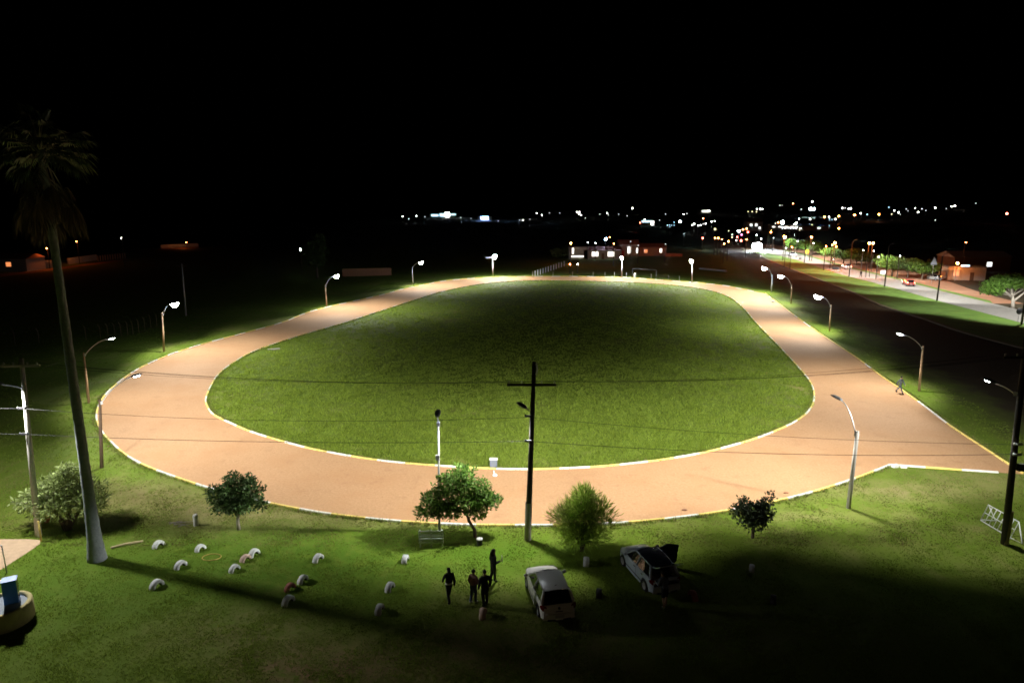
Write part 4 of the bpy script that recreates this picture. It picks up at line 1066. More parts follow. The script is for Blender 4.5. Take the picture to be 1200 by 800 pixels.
# ------------------------------------------------------------------ cars
def lerp_tab(tab, x):
    for (a, p), (b_, q) in zip(tab, tab[1:]):
        if a <= x <= b_: s = (x - a) / (b_ - a); s = s * s * (3 - 2 * s) * .5 + s * .5; return p + (q - p) * s
    return tab[0][1] if x < tab[0][0] else tab[-1][1]
def car(name, loc, yaw, label, paint='car_white', roof='car_white', group=None, open_doors=False, lights=False, detail=True):
    """x forward, length 4.0"""
    t = thing(name, loc, label, 'car', group, yaw)
    Wt = [(-2.0, .70), (-1.85, .80), (-1.3, .855), (0, .87), (1.0, .855), (1.6, .80), (1.9, .68), (2.0, .52)]
    Zt = [(-2.0, .78), (-1.9, .90), (-1.6, .95), (-.4, .93), (.85, .91), (1.3, .86), (1.75, .76), (2.0, .60)]
    xs = sorted({round(-2 + .1 * k, 2) for k in range(41)} | {-1.85, 1.95, -1.95})
    wc = (-1.25, 1.25); wr_ = .36
    def low(x):
        z = .20 if abs(x) < 1.8 else .28
        for c in wc:
            if abs(x - c) < wr_: z = max(z, .30 + math.sqrt(wr_ ** 2 - (x - c) ** 2))
        return z
    mb = MB(); ring = []
    for x in xs:
        w, zs, zl = lerp_tab(Wt, x), lerp_tab(Zt, x), low(x)
        zmid = zl + (zs - zl) * .5
        row = [Vector((x, w * .97, zl)), Vector((x, w * 1.0, min(zl + .12, zmid))), Vector((x, w * 1.005, zmid)), Vector((x, w * .985, zs - .10 if zs - .10 > zmid else zmid + .01)), Vector((x, w * .93, zs))]
        if x > .80 or x < -1.86: row += [Vector((x, w * .55, zs + .035)), Vector((x, 0, zs + .05))]
        else: row += [Vector((x, w * .925, zs - .01)), Vector((x, w * .92, zs - .02))]
        ring.append(row)
    n = len(ring[0])
    for s in (1, -1):
        vs = [Vector((p.x, p.y * s, p.z)) for r in ring for p in r]; fs = []
        for i in range(len(ring) - 1):
            for k in range(n - 1):
                f = (i * n + k, (i + 1) * n + k, (i + 1) * n + k + 1, i * n + k + 1); fs.append(f if s > 0 else f[::-1])
        mb.add(vs, fs, 0, True)
    for end in ((0, -1), (len(ring) - 1, 1)):
        r = ring[end[0]]
        if end[0] == 0 and open_doors: r = [Vector((p.x, p.y, min(p.z, .60))) for p in r]
        o = [Vector((p.x, p.y, p.z)) for p in r] + [Vector((p.x, -p.y, p.z)) for p in r[::-1]]
        mb.add(o, [tuple(range(len(o)))], 0, False)
    # pillars and rails
    zr = 1.43; wt_ = .60
    def pil(a, b_, w=.05):
        for s in (1, -1):
            mb.tube([Vector((a[0], a[1] * s, a[2])), Vector(((a[0] + b_[0]) / 2, (a[1] + b_[1]) / 2 * s + .012 * s, (a[2] + b_[2]) / 2 + .015)), Vector((b_[0], b_[1] * s, b_[2]))], w, 6)
    pil((.92, .79, .90), (.18, wt_, zr - .02), .04); pil((-.35, .815, .92), (-.42, wt_ + .01, zr - .01), .04); pil((-1.78, .76, .93), (-1.42, wt_ - .02, zr - .04), .075)
    pil((.18, wt_, zr - .02), (-.6, wt_ + .01, zr), .035); pil((-.6, wt_ + .01, zr), (-1.44, wt_ - .02, zr - .035), .035)
    body = mb.build('body', paint, t)
    bm = bmesh.new(); bm.from_mesh(body.data); bmesh.ops.remove_doubles(bm, verts=bm.verts, dist=1e-4); bmesh.ops.recalc_face_normals(bm, faces=bm.faces); bm.to_mesh(body.data); bm.free()
    # roof
    rf = MB(); rx = [.22, 0, -.4, -.8, -1.2, -1.5]; rz_ = [zr - .03, zr + .01, zr + .035, zr + .03, zr + .005, zr - .035]
    vs = []; cols = [-1, -.75, -.35, 0, .35, .75, 1]
    for x, z in zip(rx, rz_):
        for c in cols: vs.append((x, c * (wt_ + .01), z + .04 * (1 - c * c)))
    k = len(cols); rf.add(vs, [(i * k + j, i * k + j + 1, (i + 1) * k + j + 1, (i + 1) * k + j) for i in range(len(rx) - 1) for j in range(k - 1)], 0, True)
    roof_o = rf.build('roof', roof, t)
    if detail:
        MB().tube([(-1.2, 0, zr + .05), (-1.55, 0, zr + .28)], [.012, .006], 5).build('antenna', 'trim', roof_o)
    # glass
    def quad(name, P, m, parent=None, nx_=6, bulge=.04, axis=Vector((1, 0, .5))):
        a, b_, c, d = map(Vector, P); g = MB(); vs = []
        for i in range(nx_ + 1):
            for j in range(3):
                s, q = i / nx_, j / 2; p = (a.lerp(b_, s)).lerp(d.lerp(c, s), q); p += axis * bulge * (4 * s * (1 - s)); vs.append(p)
        g.add(vs, [(i * 3 + j, (i + 1) * 3 + j, (i + 1) * 3 + j + 1, i * 3 + j + 1) for i in range(nx_) for j in range(2)], 0, True)
        return g.build(name, m, parent or t)
    ws = quad('windscreen', [(.95, .76, .90), (.95, -.76, .90), (.21, -.585, zr - .01), (.21, .585, zr - .01)], 'glass', axis=Vector((1, 0, .6)), bulge=.07)
    if detail:
        for s in (.5, -.12): MB().tube([(1.02, s, .93), (.72, s + .35, 1.10)], .012, 4).build('wiper', 'trim', ws)
    for s in (1, -1):
        a = Vector((0, s, .2))
        if not (open_doors and s < 0): quad('side_window', [(.80, .795 * s, .93), (-.31, .805 * s, .93), (-.40, (wt_ + .02) * s, zr - .04), (.20, (wt_ + .01) * s, zr - .05)], 'glass', axis=a, bulge=.012)
        quad('side_window', [(-.41, .805 * s, .93), (-1.52, .775 * s, .95), (-1.36, (wt_ + .0) * s, zr - .09), (-.47, (wt_ + .02) * s, zr - .04)], 'glass', axis=a, bulge=.012)
    # tailgate
    if not open_doors:
        tg = quad('tailgate', [(-2.005, .62, .55), (-2.005, -.62, .55), (-1.90, -.70, .95), (-1.90, .70, .95)], paint, axis=Vector((-1, 0, .1)), bulge=.05)
        quad('rear_window', [(-1.88, .66, .97), (-1.88, -.66, .97), (-1.51, -.555, zr - .035), (-1.51, .555, zr - .035)], 'glass', tg, axis=Vector((-1, 0, .6)), bulge=.05)
        if detail:
            em = MB(); T = Matrix.Rotation(rad(-76), 4, 'Y'); em.lathe([(.001, .012), (.05, .012), (.068, .008), (.07, 0)], 20, (-2.025, 0, .80), 0, T)
            em.build('emblem', 'chrome', tg)
            vw = MB()
            for pts_ in ([(-.03, .045), (0, .0), (.03, .045)], [(-.045, .02), (-.02, -.045), (0, -.005), (.02, -.045), (.045, .02)]):
                vw.tube([(-2.042 + z * .22, -y, .805 + z) for y, z in pts_], .006, 4)
            vw.build('emblem_mark', 'trim', tg)
            MB().box((-2.055, 0, .665), (.02, .36, .03)).build('handle', 'trim', tg)
            MB().tube([(-1.86, 0, .99), (-1.72, -.35, 1.14)], .012, 4).build('wiper', 'trim', tg)
    bpm = quad('rear_bumper', [(-2.02, .76, .26), (-2.02, -.76, .26), (-2.03, -.72, .56), (-2.03, .72, .56)], paint, axis=Vector((-1, 0, 0)), bulge=.09, nx_=10)
    MB().box((-2.135, 0, .45), (.012, .42, .13)).build('licence_plate', 'plate', bpm)
    MB().box((-2.075, 0, .275), (.06, 1.1, .07)).build('lower_trim', 'trim', bpm)
    fb = quad('front_bumper', [(1.94, .66, .26), (1.94, -.66, .26), (1.97, -.60, .58), (1.97, .60, .58)], paint, axis=Vector((1, 0, 0)), bulge=.12, nx_=10)
    MB().box((2.09, 0, .42), (.02, .8, .12)).build('grille', 'trim', fb)
    for s in (1, -1):
        tl = MB(); vs = []
        for (x, y, z) in ((-1.97, .52, .72), (-1.95, .735, .70), (-1.80, .835, .76), (-1.72, .85, .88), (-1.84, .775, .955), (-1.945, .60, .93)): vs.append(Vector((x - .028, (y + .012) * s, z)))
        c = sum(vs, Vector()) / 6 + Vector((-.03, .03 * s, 0))
        tl.add(vs + [c], [((i, (i + 1) % 6, 6) if s < 0 else ((i + 1) % 6, i, 6)) for i in range(6)], 0, True); tl.build('taillight', 'tail_on' if lights else 'tail_off', t)
        hl = MB(); vs = [Vector((x + .015, (y + .012) * s, z)) for (x, y, z) in ((1.93, .50, .62), (1.80, .70, .62), (1.62, .80, .70), (1.55, .79, .80), (1.75, .66, .775), (1.92, .48, .70))]
        c = sum(vs, Vector()) / 6 + Vector((.04, .03 * s, .02))
        hl.add(vs + [c], [((i, (i + 1) % 6, 6) if s > 0 else ((i + 1) % 6, i, 6)) for i in range(6)], 0, True); hl.build('headlight', 'head_on' if lights else 'head_off', t)
        if not (open_doors and s < 0):
            mr = MB(); mr.ball((.72, .98 * s, 1.0), .11, 8, 6, 0, (.75, 1.0, .8)); mr.tube([(.74, .82 * s, .94), (.72, .95 * s, .97)], .03, 5); mr.build('wing_mirror', paint, t)
        for x in (-.18, -1.02):
            if not (open_doors and s < 0 and x > -.5): MB().box((x, .868 * s, .80), (.17, .03, .035)).build('door_handle', paint if not open_doors else 'trim', t)
        if detail:
            sm = MB()
            for x in (.78, -.37): sm.box((x, .874 * s, .60), (.012, .006, .58))
            sm.box((-.2, .874 * s, .42), (2.0, .012, .05)); sm.build('side_moulding', 'trim', t)
        for x in wc:
            wl = thing_part('wheel', t)
            T = Matrix.Rotation(rad(90), 4, 'X')
            MB().lathe([(.20, -.09), (.28, -.095), (.305, -.06), (.305, .06), (.28, .095), (.20, .09)], 22, (x, .76 * s, .30), 0, T).build('tyre', 'tyre_rubber', wl)
            r_ = MB(); r_.lathe([(.205, .085), (.19, .06), (.05, .065), (.001, .07)] if s < 0 else [(.205, -.085), (.19, -.06), (.05, -.065), (.001, -.07)], 20, (x, .76 * s, .30), 0, T)
            for q in range(5):
                w = q * 2 * math.pi / 5; r_.box((x + .11 * math.cos(w), (.76 + .072) * s, .30 + .11 * math.sin(w)), (.17, .02, .045), mx=Matrix.Rotation(-w, 4, 'Y'))
            r_.build('rim', 'galv', wl)
    ins = MB(); ins.box((-.2, 0, .30), (3.2, 1.5, .06)); ins.box((-1.05, 0, .62), (.25, 1.3, .62)); 
    for s in (1, -1): ins.box((.05, .36 * s, .55), (.5, .5, .25)); ins.box((-.22, .36 * s, .85), (.16, .46, .6)); ins.ball((-.25, .36 * s, 1.2), .13, 8, 5, 0, (.5, 1, .8))
    ins.box((.85, 0, .72), (.25, 1.4, .28)); ins.build('interior', 'seat', t)
    if open_doors:
        # raised tailgate
        tgp = thing_part('tailgate', t)
        T = Matrix.Translation((-1.52, 0, zr - .01)) @ Matrix.Rotation(rad(118), 4, 'Y')
        g = MB(); L = .98
        def pp_(x, y, z): return T @ Vector((z, y, -x))
        vs = [pp_(x, y, z) for x, y, z in ((0, .57, 0), (0, -.57, 0), (L * .5, -.67, .04), (L * .5, .67, .04), (L, .62, .0), (L, -.62, .0))]
        off = [T @ Vector((.04 + 0 * i, 0, 0)) - T @ Vector((0, 0, 0)) for i in range(1)][0]
        allv = vs + [v + off for v in vs]
        g.add(allv, [(0, 1, 2, 3), (3, 2, 5, 4), (9, 8, 7, 6), (10, 11, 8, 9), (0, 6, 7, 1), (4, 5, 11, 10), (0, 3, 9, 6), (3, 4, 10, 9), (1, 7, 8, 2), (2, 8, 11, 5)])
        g.build('panel', paint, tgp)
        gw = MB(); v2 = [pp_(x, y, z) + off * 1.2 for x, y, z in ((.08, .50, 0), (.08, -.50, 0), (L * .48, -.58, .04), (L * .48, .58, .04))]; gw.add(v2 + [v - off * 1.4 for v in v2], [(3, 2, 1, 0), (4, 5, 6, 7)]); gw.build('rear_window', 'glass', tgp)
        cg = MB(); cg.box((-1.6, 0, .60), (.75, 1.3, .04)); cg.box((-1.97, 0, .46), (.04, 1.3, .3)); cg.build('boot_floor', 'seat', t)
        o = MB(); o.box((-1.55, .25, .74), (.4, .45, .25), .2); o = o.build('box', 'pink_cloth', t); o.name = 'boot_liner'
        # open front door on the right side
        dr = thing_part('front_door', t)
        T = Matrix.Translation((.80, -.86, 0)) @ Matrix.Rotation(rad(62), 4, 'Z')
        d = MB(); pr = [(0, .30), (0, .92), (-1.12, .94), (-1.12, .42), (-1.0, .27)]
        vs = [T @ Vector((x, y, z)) for y in (-.035, .035) for x, z in pr]; n_ = len(pr)
        d.add(vs, [tuple(range(n_))[::-1], tuple(range(n_, 2 * n_))] + [(i, (i + 1) % n_, n_ + (i + 1) % n_, n_ + i) for i in range(n_)])
        d.tube([T @ Vector((-.02, 0, .92)), T @ Vector((-.60, .17, zr - .03)), T @ Vector((-1.16, .19, zr - .02)), T @ Vector((-1.12, 0, .94))], .035, 6)
        d.build('panel', 'car_dark', dr)
        w_ = MB(); w_.add([T @ Vector(p) for p in ((-.06, 0, .93), (-1.1, 0, .94), (-1.13, .18, zr - .05), (-.60, .165, zr - .05))], [(0, 1, 2, 3)]); w_.build('side_window', 'glass', dr)
        m_ = MB(); m_.ball(T @ Vector((-.10, -.20, 1.0)), .12, 8, 6, 0, (1, .9, .8)); m_.build('wing_mirror', 'trim', dr)
    return t
def thing_part(name, parent):
    o = bpy.data.objects.new(name, None); COL.objects.link(o); o.parent = parent; o.empty_display_size = .1; return o

car('parked_car', Vector((1.78, 30.25, 0)), rad(90 + 11), 'white hatchback parked on the dark grass with closed doors', 'car_white', 'car_white')
car('parked_car', Vector((7.05, 32.45, 0)), rad(90 + 16), 'pale blue hatchback with dark roof, open boot and open front door', 'car_blue', 'car_dark', open_doors=True)
rdir = lambda a, b_: math.atan2((G(*b_) - G(*a)).y, (G(*b_) - G(*a)).x)
def small_car(uv, yaw, label, paint, lights): return car('highway_car', G(*uv) + Vector((0, 0, .03)), yaw, label, paint, paint, 'cars on the highway', lights=lights, detail=False)
yw = rdir((1143, 360), (1057, 331))
small_car((1064, 334.5), yw, 'nearer car on the highway with glowing red taillights', 'car_red', True)
small_car((992, 315), rdir((1036, 331), (967, 308)), 'farther car with red taillights on the highway', 'car_silver', True)
small_car((928, 300), rdir((967, 308), (897, 293)) + math.pi, 'oncoming car with white headlights far along the highway', 'car_silver', True)
o = small_car((1095, 328), rad(100), 'orange lit car parked beyond the highway under the street lamp', 'car_silver', False); o.name = 'parked_car'

# ------------------------------------------------------------------ highway furniture
def road_pole(base, top_v, label, light=True, power=260):
    B = G(*base); h = min(10.5, (at_depth(base[0], top_v, B.y).z)); t = thing('road_lamp', B, label, 'street lamp', 'street lamps along the highway')
    d = Vector((.75, .66, 0)).normalized()
    MB().tube([(0, 0, -.2), (0, 0, h)], [.16, .11], 8).build('pole', 'pole_dark', t)
    MB().tube([(0, 0, h - .2), d * 1.2 + Vector((0, 0, h + .35)), d * 2.2 + Vector((0, 0, h + .45))], .04, 6).build('arm', 'dark_metal', t)
    lp = lamp_head(t, d * 2.1 + Vector((0, 0, h + .42)), d, rad(0), 'lens_dim', bulge=.01)
    if light: lamp_light(t, lp, d, power, 'street')
    return t
road_pole((1197, 380), 300, 'dark lamp pole at the right picture edge beside the round sign', power=1260)
road_pole((1098, 352.5), 300, 'dark highway lamp pole with the grey triangular sign beside it', power=1260)
road_pole((1036.5, 336), 288, 'dark highway lamp pole beside the white road sign', power=1260)
road_pole((995, 324), 283, 'dark highway lamp pole between the farther car and the pedestrian', power=1260)
road_pole((942.5, 308), 279, 'dark highway lamp pole just left of the yellow sign', power=1428)
road_pole((924.5, 303), 277, 'dark highway lamp pole near the oncoming car', power=1428)
road_pole((898.5, 297), 271, 'farthest dark highway lamp pole beside the bright headlight glare', power=1680)
def sign(base, topz, shape, m, label, w, h, tri=False, rz=0):
    B = G(*base); t = thing('road_sign', B, label, 'sign', None, rz)
    MB().tube([(0, .06, -.1), (0, .06, topz)], .04, 6).build('post', 'galv', t)
    mb = MB()
    if shape == 'round': mb.lathe([(.001, -.015), (w / 2, -.015), (w / 2, .015), (.001, .015)], 24, (0, 0, topz), 0, Matrix.Rotation(rad(90), 4, 'X'))
    elif shape == 'tri': mb.add([(-w / 2, y, topz - h / 2) for y in (-.015,)] + [(w / 2, -.015, topz - h / 2), (0, -.015, topz + h / 2), (-w / 2, .015, topz - h / 2), (w / 2, .015, topz - h / 2), (0, .015, topz + h / 2)], [(0, 1, 2), (5, 4, 3), (0, 3, 4, 1), (1, 4, 5, 2), (2, 5, 3, 0)])
    else: mb.box((0, 0, topz), (w, .03, h))
    mb.build('panel', m, t); return t
sign((1193, 377), 1.75, 'round', 'dark_metal', 'round sign seen from its dark back at the right picture edge', 1.05, 1)
sign((1091.5, 333), 5.6, 'tri', 'roof_grey', 'grey triangular sign high beside the dark lamp pole', 1.7, 1.8)
sign((1034, 329), 2.1, 'rect', 'sign_white', 'white rectangular road sign beside the highway lamp pole', 1.3, .9)
sign((945, 304), 2.6, 'rect', 'sign_yellow', 'yellow diamond shaped road sign under the roadside trees', 1.2, 1.2)
sign((979, 319), 1.1, 'rect', 'trim', 'dark low rectangular sign seen from behind on the highway verge', 1.7, .8)
sign((937.5, 306), .9, 'rect', 'trim', 'small dark sign near the yellow one on the highway verge', .9, .5)

# ------------------------------------------------------------------ town: lamps and lit buildings
def orange_light(loc, power, parent, col=(1, .22, .04)):
    key = ('pt', power, col)
    if key not in LIGHTS:
        l = bpy.data.lights.new('sodium_light', 'POINT'); l.energy = power; l.shadow_soft_size = .2; l.color = col; LIGHTS[key] = l
    o = bpy.data.objects.new('sodium_light', LIGHTS[key]); COL.objects.link(o); o.parent = parent; o.location = loc
def town_lamp(u, v, m, px, label, h=6.5, power=0, group=None, cat='street lamp', name='town_lamp', bright_pole=None, at=None):
    if at: B = G(*at); d = ray(u, v).length * B.y / ray(u, v).y; hh = at_depth(u, v, B.y).z
    else: B, hh, d = on_terrain(u, v, h)
    r = max(.13, px * d / F * .62)
    mb = MB(); mb.tube([(0, .25, -.3), (0, .25, hh - .15), (0, 0, hh)], [.12, .08, .05], 6, 1); mb.ball((0, 0, hh), r, 8, 6, 0); mb.lathe([(r * .6, hh + r * .75), (r * .15, hh + r * 1.25)], 8, mi=1)
    o = mb.build(name, [m, bright_pole or 'pole_dark'], None, B); tag(o, label, cat, group)
    if power: orange_light((-.4, -1.7, hh - r - .5), power, o)
    return o
# prominent ones, each with its own label
prom = [
 (86, 283, 'glow_orange', .8, 'orange street lamp right of the palm trunk on the far left street', 9, 330), (55, 291, 'glow_orange', .8, 'orange street lamp left of the palm trunk on the far left street', 8, 300),
 (142, 279, 'glow_white', .7, 'lone small white lamp above the far left street wall', 9, 0), (219, 284, 'glow_orange', .7, 'orange lamp over the farthest wall strip on the left', 6, 150), 
 (352, 292.3, 'glow_bright', 1.5, 'lone white lamp in the darkness beside the ghostly tree', 7, 0),
 (669, 285, 'glow_orange_bright', 1.4, 'tall orange street lamp beyond the far bend above the white kiosk', 7, 260), (719.5, 285.5, 'glow_orange', .9, 'tall orange street lamp with lit post right of the house with two windows', 7, 110),
 (714.5, 278, 'glow_orange', .8, 'small orange lamp touching the blue white one', 7, 0), (710, 280, 'glow_blue', 2.4, 'bright blue white lamp above the house with two windows', 7, 0),
 (668, 310.4, 'glow_orange', 1.2, 'low orange lamp left of a twin white one behind the far straight', 2.5, 0), (677, 310.6, 'glow_white', 1.2, 'low white lamp right of a twin orange one behind the far straight', 2.5, 0),
 (741, 244, 'glow_white', 1.1, 'white light standing alone highest above the middle of the far bend', 8, 0), (750, 261, 'glow_red', 1.0, 'single small red light above the goal frame', 6, 0),
 (797, 259.7, 'glow_cyan', 1.8, 'bright cyan floodlight above the far right bend', 7, 0), (823.5, 279, 'glow_red', 1.5, 'red orange light left of the town cluster', 5, 0),
 (838, 268.5, 'glow_yellow', 2.0, 'warm white light on a tall mast at the left of the town cluster', 7, 0), (866, 271, 'glow_cyan', 1.9, 'blue white light in the midst of the town cluster', 6, 0),
 (869, 275, 'glow_magenta', 1.5, 'magenta light inside the town cluster', 5, 0), (864, 277.7, 'glow_red', 1.2, 'upper red light inside the town cluster', 4, 0), (868.5, 282, 'glow_red', 1.8, 'wide low red light inside the town cluster', 3, 0), (863, 281.6, 'glow_window', 1.6, 'warm low light left of the wide red one in the town cluster', 3, 0),
 (858, 278, 'glow_yellow', 1.3, 'yellowish light beside the green tree in the town cluster', 4, 0), (858, 275, 'glow_green', 1.6, 'green glowing ball imitating lit leaves beside the town cluster lamps', 5, 0), (876.5, 272, 'glow_red', 1.6, 'pink red sign light at the top of the town cluster', 5, 0),  # lit leaves are drawn here as a green glowing ball
 (917, 260.6, 'glow_cyan', 3.0, 'big cyan floodlight above the town left of the twin one', 9, 0), (949.9, 245, 'glow_cyan', 2.4, 'first of the twin cyan floodlights high above the town', 9, 0), (953.6, 245, 'glow_cyan', 2.2, 'second of the twin cyan floodlights high above the town', 9, 0),
 (919.6, 277.8, 'glow_orange_bright', 2.4, 'big orange street lamp above the far end of the highway', 8, 4000), (951, 278, 'glow_orange', 1.6, 'orange street lamp above the yellow sign', 8, 2000),
 (978.5, 284.6, 'glow_orange_bright', 1.8, 'brightest lamp of the orange group above the farther car', 8, 3000), (975.5, 287, 'glow_orange', 1.2, 'middle lamp of the orange group above the farther car', 7, 0), (980, 289, 'glow_orange', 1.3, 'lowest lamp of the orange group above the farther car', 6, 0), (968, 288.5, 'glow_orange', 1.1, 'left lamp of the orange group above the farther car', 7, 3000),
 (1019, 285, 'glow_orange_bright', 1.8, 'left lamp of the orange pair above the pedestrian', 9, 3000), (1023.3, 285, 'glow_orange_bright', 1.6, 'right lamp of the orange pair above the pedestrian', 9, 0),
 (983, 267.7, 'glow_orange', 1.5, 'orange white lamp alone right of the blue roofs', 8, 0), (1180, 250.3, 'glow_red', 1.9, 'lone red light at the far right above the dark hillside', 9, 0),
 (886.6, 275.3, 'glow_white', .9, 'small white lamp just above the headlight glare', 7, 0), (892, 279.7, 'glow_white', 1.0, 'small white lamp right above the headlight glare', 7, 0), (952, 236.4, 'glow_white', 1.1, 'topmost white light above the twin cyan floodlights', 12, 0)]
at_ = {86: (93, 309.5), 55: (58, 315), 219: (219, 291)}
for u, v, m, px, lb, h, pw in prom: town_lamp(u, v, m, px, lb, h, pw, at=at_.get(u))
town_lamp(1118.7, 308.3, 'glow_orange_bright', 1.7, 'glaring orange street lamp with lit post beside the shop on the right', at=(1119.5, 329), power=330, bright_pole='plaster')
town_lamp(1127.5, 284, 'glow_orange', .8, 'warm lamp on a tall thin mast above the shop on the right', at=(1127, 322))
town_lamp(975.8, 304, 'glow_white', .8, 'low white lamp on a thin post beside the highway', at=(975.8, 310), name='road_lamp')
gl = [(885, 288.4, 1.7, 'left and largest of the dazzling floodlights at the far end of the highway'), (888.5, 288.2, 1.7, 'right of the dazzling floodlights at the far end of the highway'), (886.5, 289.6, 1.5, 'lowest of the dazzling floodlights at the far end of the highway')]
for u, v, px, lb in gl: o = town_lamp(u, v, 'glow_bright', px * 3.6, lb, at=(u, 293.5), name='floodlight', cat='floodlight')  # oversized glowing balls together give the shape of the flare
orange_light((0, -1.5, 2.0), 2500, o, (.85, .95, 1))
# the many small lights of the town
zones = [('far horizon', 'beyond the left part of the far bend', [(472,253.6,'w',1.0),(479,256.6,'d',.9),(488,253,'w',.8),(498,254,'d',.8),(540,255,'d',.9),(552,256,'d',.8),(584,259,'d',.8),(609,258,'d',.8),(613,258,'w',.9),(621,257,'d',.7),(629,250,'w',.9),(635,252,'w',.9),(644,249.6,'d',.7),(656,249.6,'d',.7),(676,248.5,'w',1.1),(678.5,251,'w',1),(681,252,'w',1),(679,248.5,'w',.9),(686,255.6,'d',.7),(689,284,'w',1),(698,285,'w',1)]),
 ('far horizon', 'beyond the goal frame and the right part of the far bend', [(703,251,'d',.8),(711.5,249.7,'w',1),(713,252,'d',.8),(725,251,'d',.7),(735,253,'d',.7),(755.5,257,'w',.9),(801,251,'w',.8),(805,250.3,'d',.8),(780,251,'d',.8),(790,260.5,'c',.9),(782,264,'c',.8),(784.5,263.7,'c',.8),(787,264,'c',.8),(790,264,'c',.8),(785,265.7,'c',.8),(831,247,'w',1.2),(813.5,262.5,'w',1.2),(811,263.8,'w',.9),(818,264,'w',1.1),(821,263.6,'w',.9),(824,262.4,'d',.9),(827,262,'w',.9),(834,259.7,'w',1.1),(837.5,259,'w',.8),(773,258,'d',.7),(801.5,274,'d',.8),(780,286,'d',.9),(739,283,'d',.9),(748,287.5,'d',.8)]),
 ('town slope', 'on the slope above the town cluster', [(876.7,248,'y',1.1),(881.5,248,'y',1.2),(886.5,248.2,'y',1.3),(887,245,'w',1),(891,245,'w',1.4),(893.5,245,'w',.9),(914,240.7,'d',1),(916.5,240.7,'d',.7),(939,245.2,'d',1),(936.7,256.4,'w',.9),(949.4,256.8,'w',1.1),(951.6,263.4,'y',1.0),(971.6,254.2,'w',1.1),(972,257,'c',1),(975,257.3,'c',1),(979,257,'w',1.1),(987,243.8,'w',1.1),(990.4,243.8,'d',1),(994.4,244.6,'w',.9),(997,244.4,'w',1.3),(854,270.4,'y',1),(931,262.5,'w',.9),(933.5,261,'w',1),(932.5,263,'w',.9),(917,266.7,'w',1.2),(920,267,'w',.9),(923,266.8,'w',.9),(926.5,267,'w',.9),(930,267,'w',.8),(933,267,'w',1),(938,267.5,'w',.9),(937,269.7,'y',1),(934.7,282.9,'d',1.1),(953.3,285,'w',.9),(921,290.7,'w',.9),(908.7,262,'d',1),(906.5,278.8,'d',1)]),
 ('hill lights', 'strung along the hill at the right', [(1008.7,250,'w',1),(1016.3,251.3,'c',1.3),(1041.7,243,'c',1.2),(1048,246.7,'w',1),(1053,249,'w',1.2),(1045,251,'y',1.1),(1055,251.2,'d',.8),(1062,245,'d',.9),(1064,247,'d',.7),(1072.5,244,'w',.9),(1080.5,244.7,'d',1.1),(1085,246.7,'d',.8),(1076,248.7,'w',1.2),(1096,243.7,'w',1.1),(1096,258,'d',1),(1115,242,'w',.9),(1119,241.3,'w',1.5),(1143.7,238.4,'d',.9),(1109,244.5,'d',.7),(1011.7,293.3,'w',1),(1024,294,'w',1),(1029.7,301,'w',1.1),(1054.7,300,'w',1)])]
cn = {'w': ('white', 'glow_white'), 'd': ('faint white', 'glow_white_dim'), 'c': ('bluish', 'glow_cyan_dim'), 'y': ('yellowish', 'glow_yellow')}
for g, where, lst in zones:
    for u, v, c, px in lst: town_lamp(u, v, cn[c][1], px * .9, f'tiny {cn[c][0]} lamp {where}', 6, 0, f'tiny {cn[c][0]} lamps {where}')
og = [(841.8,279,1.5),(838,279,1.2),(846,280.5,.9),(853.7,282.8,1.5),(848.7,285.6,1.3),(870.6,269,1.2),(875,268,1.3),(903.4,272,1.4),(912,260.8,1.2),(929.3,238.4,.9),(966.2,254.2,1.4),(983,253.4,1.5),(1001.5,252,1.6),(1030,251.3,1.5),(824,256,1),(928,289.6,1.1),(875,280.7,1)]
for u, v, px in og: town_lamp(u, v, 'glow_orange', px * .95, 'small orange lamp scattered through the distant town', 6.5, 0, 'small orange lamps of the town')

def building(uv, w, dp, h, label, wallm, roofm, wins, rz=0.0, roof='gable', far=None, name='house', win_m='glow_window', door=None):
    if far: B, hh, d = on_terrain(uv[0], uv[1], 0.01)
    else: B = G(*uv)
    t = thing(name, B, label, 'house' if name == 'house' else 'building', None, rz)
    MB().box((0, dp / 2, h / 2 - .2), (w, dp, h + .4)).build('wall', wallm, t)
    r = MB()
    if roof == 'gable':
        e, k = .35, h * .38
        vs = [(-w / 2 - e, -e, h + .02), (w / 2 + e, -e, h + .02), (w / 2 + e, dp / 2, h + k), (-w / 2 - e, dp / 2, h + k), (-w / 2 - e, dp + e, h + .02), (w / 2 + e, dp + e, h + .02)]
        r.add(vs, [(0, 1, 2, 3), (3, 2, 5, 4), (0, 3, 4), (1, 5, 2), (0, 4, 5, 1)])
    else: r.box((0, dp / 2, h + .12), (w + .5, dp + .5, .2))
    r.build('roof', roofm, t)
    for (x, z, ww, wh, m) in wins:
        f = MB(); f.box((x, -.03, z), (ww + .16, .05, wh + .16)); fo = f.build('window', 'white_paint', t)
        p = MB(); p.box((x, -.062, z), (ww, .02, wh)); p.build('pane', m, fo)
    if door: MB().box((door[0], -.03, 1.0), (.9, .06, 2.0)).build('door', door[1], t)
    return t
building((706, 303.5), 13, 8, 3.0, 'dim pale house with two bright windows beyond the far straight', 'plaster', 'roof_tile', [(-2.6, 1.7, 2.2, 1.5, 'glow_window'), (2.9, 1.7, 2.2, 1.6, 'glow_window')], door=(0.1, 'pole_wood'))
building((678, 303.5), 6.5, 5, 4.0, 'small white kiosk with lit front below the orange street lamp', 'plaster_white', 'roof_grey', [(-2.0, 2.8, .6, 2.0, 'glow_window'), (-.4, .9, 4.2, .5, 'glow_window')], roof='flat', name='kiosk')
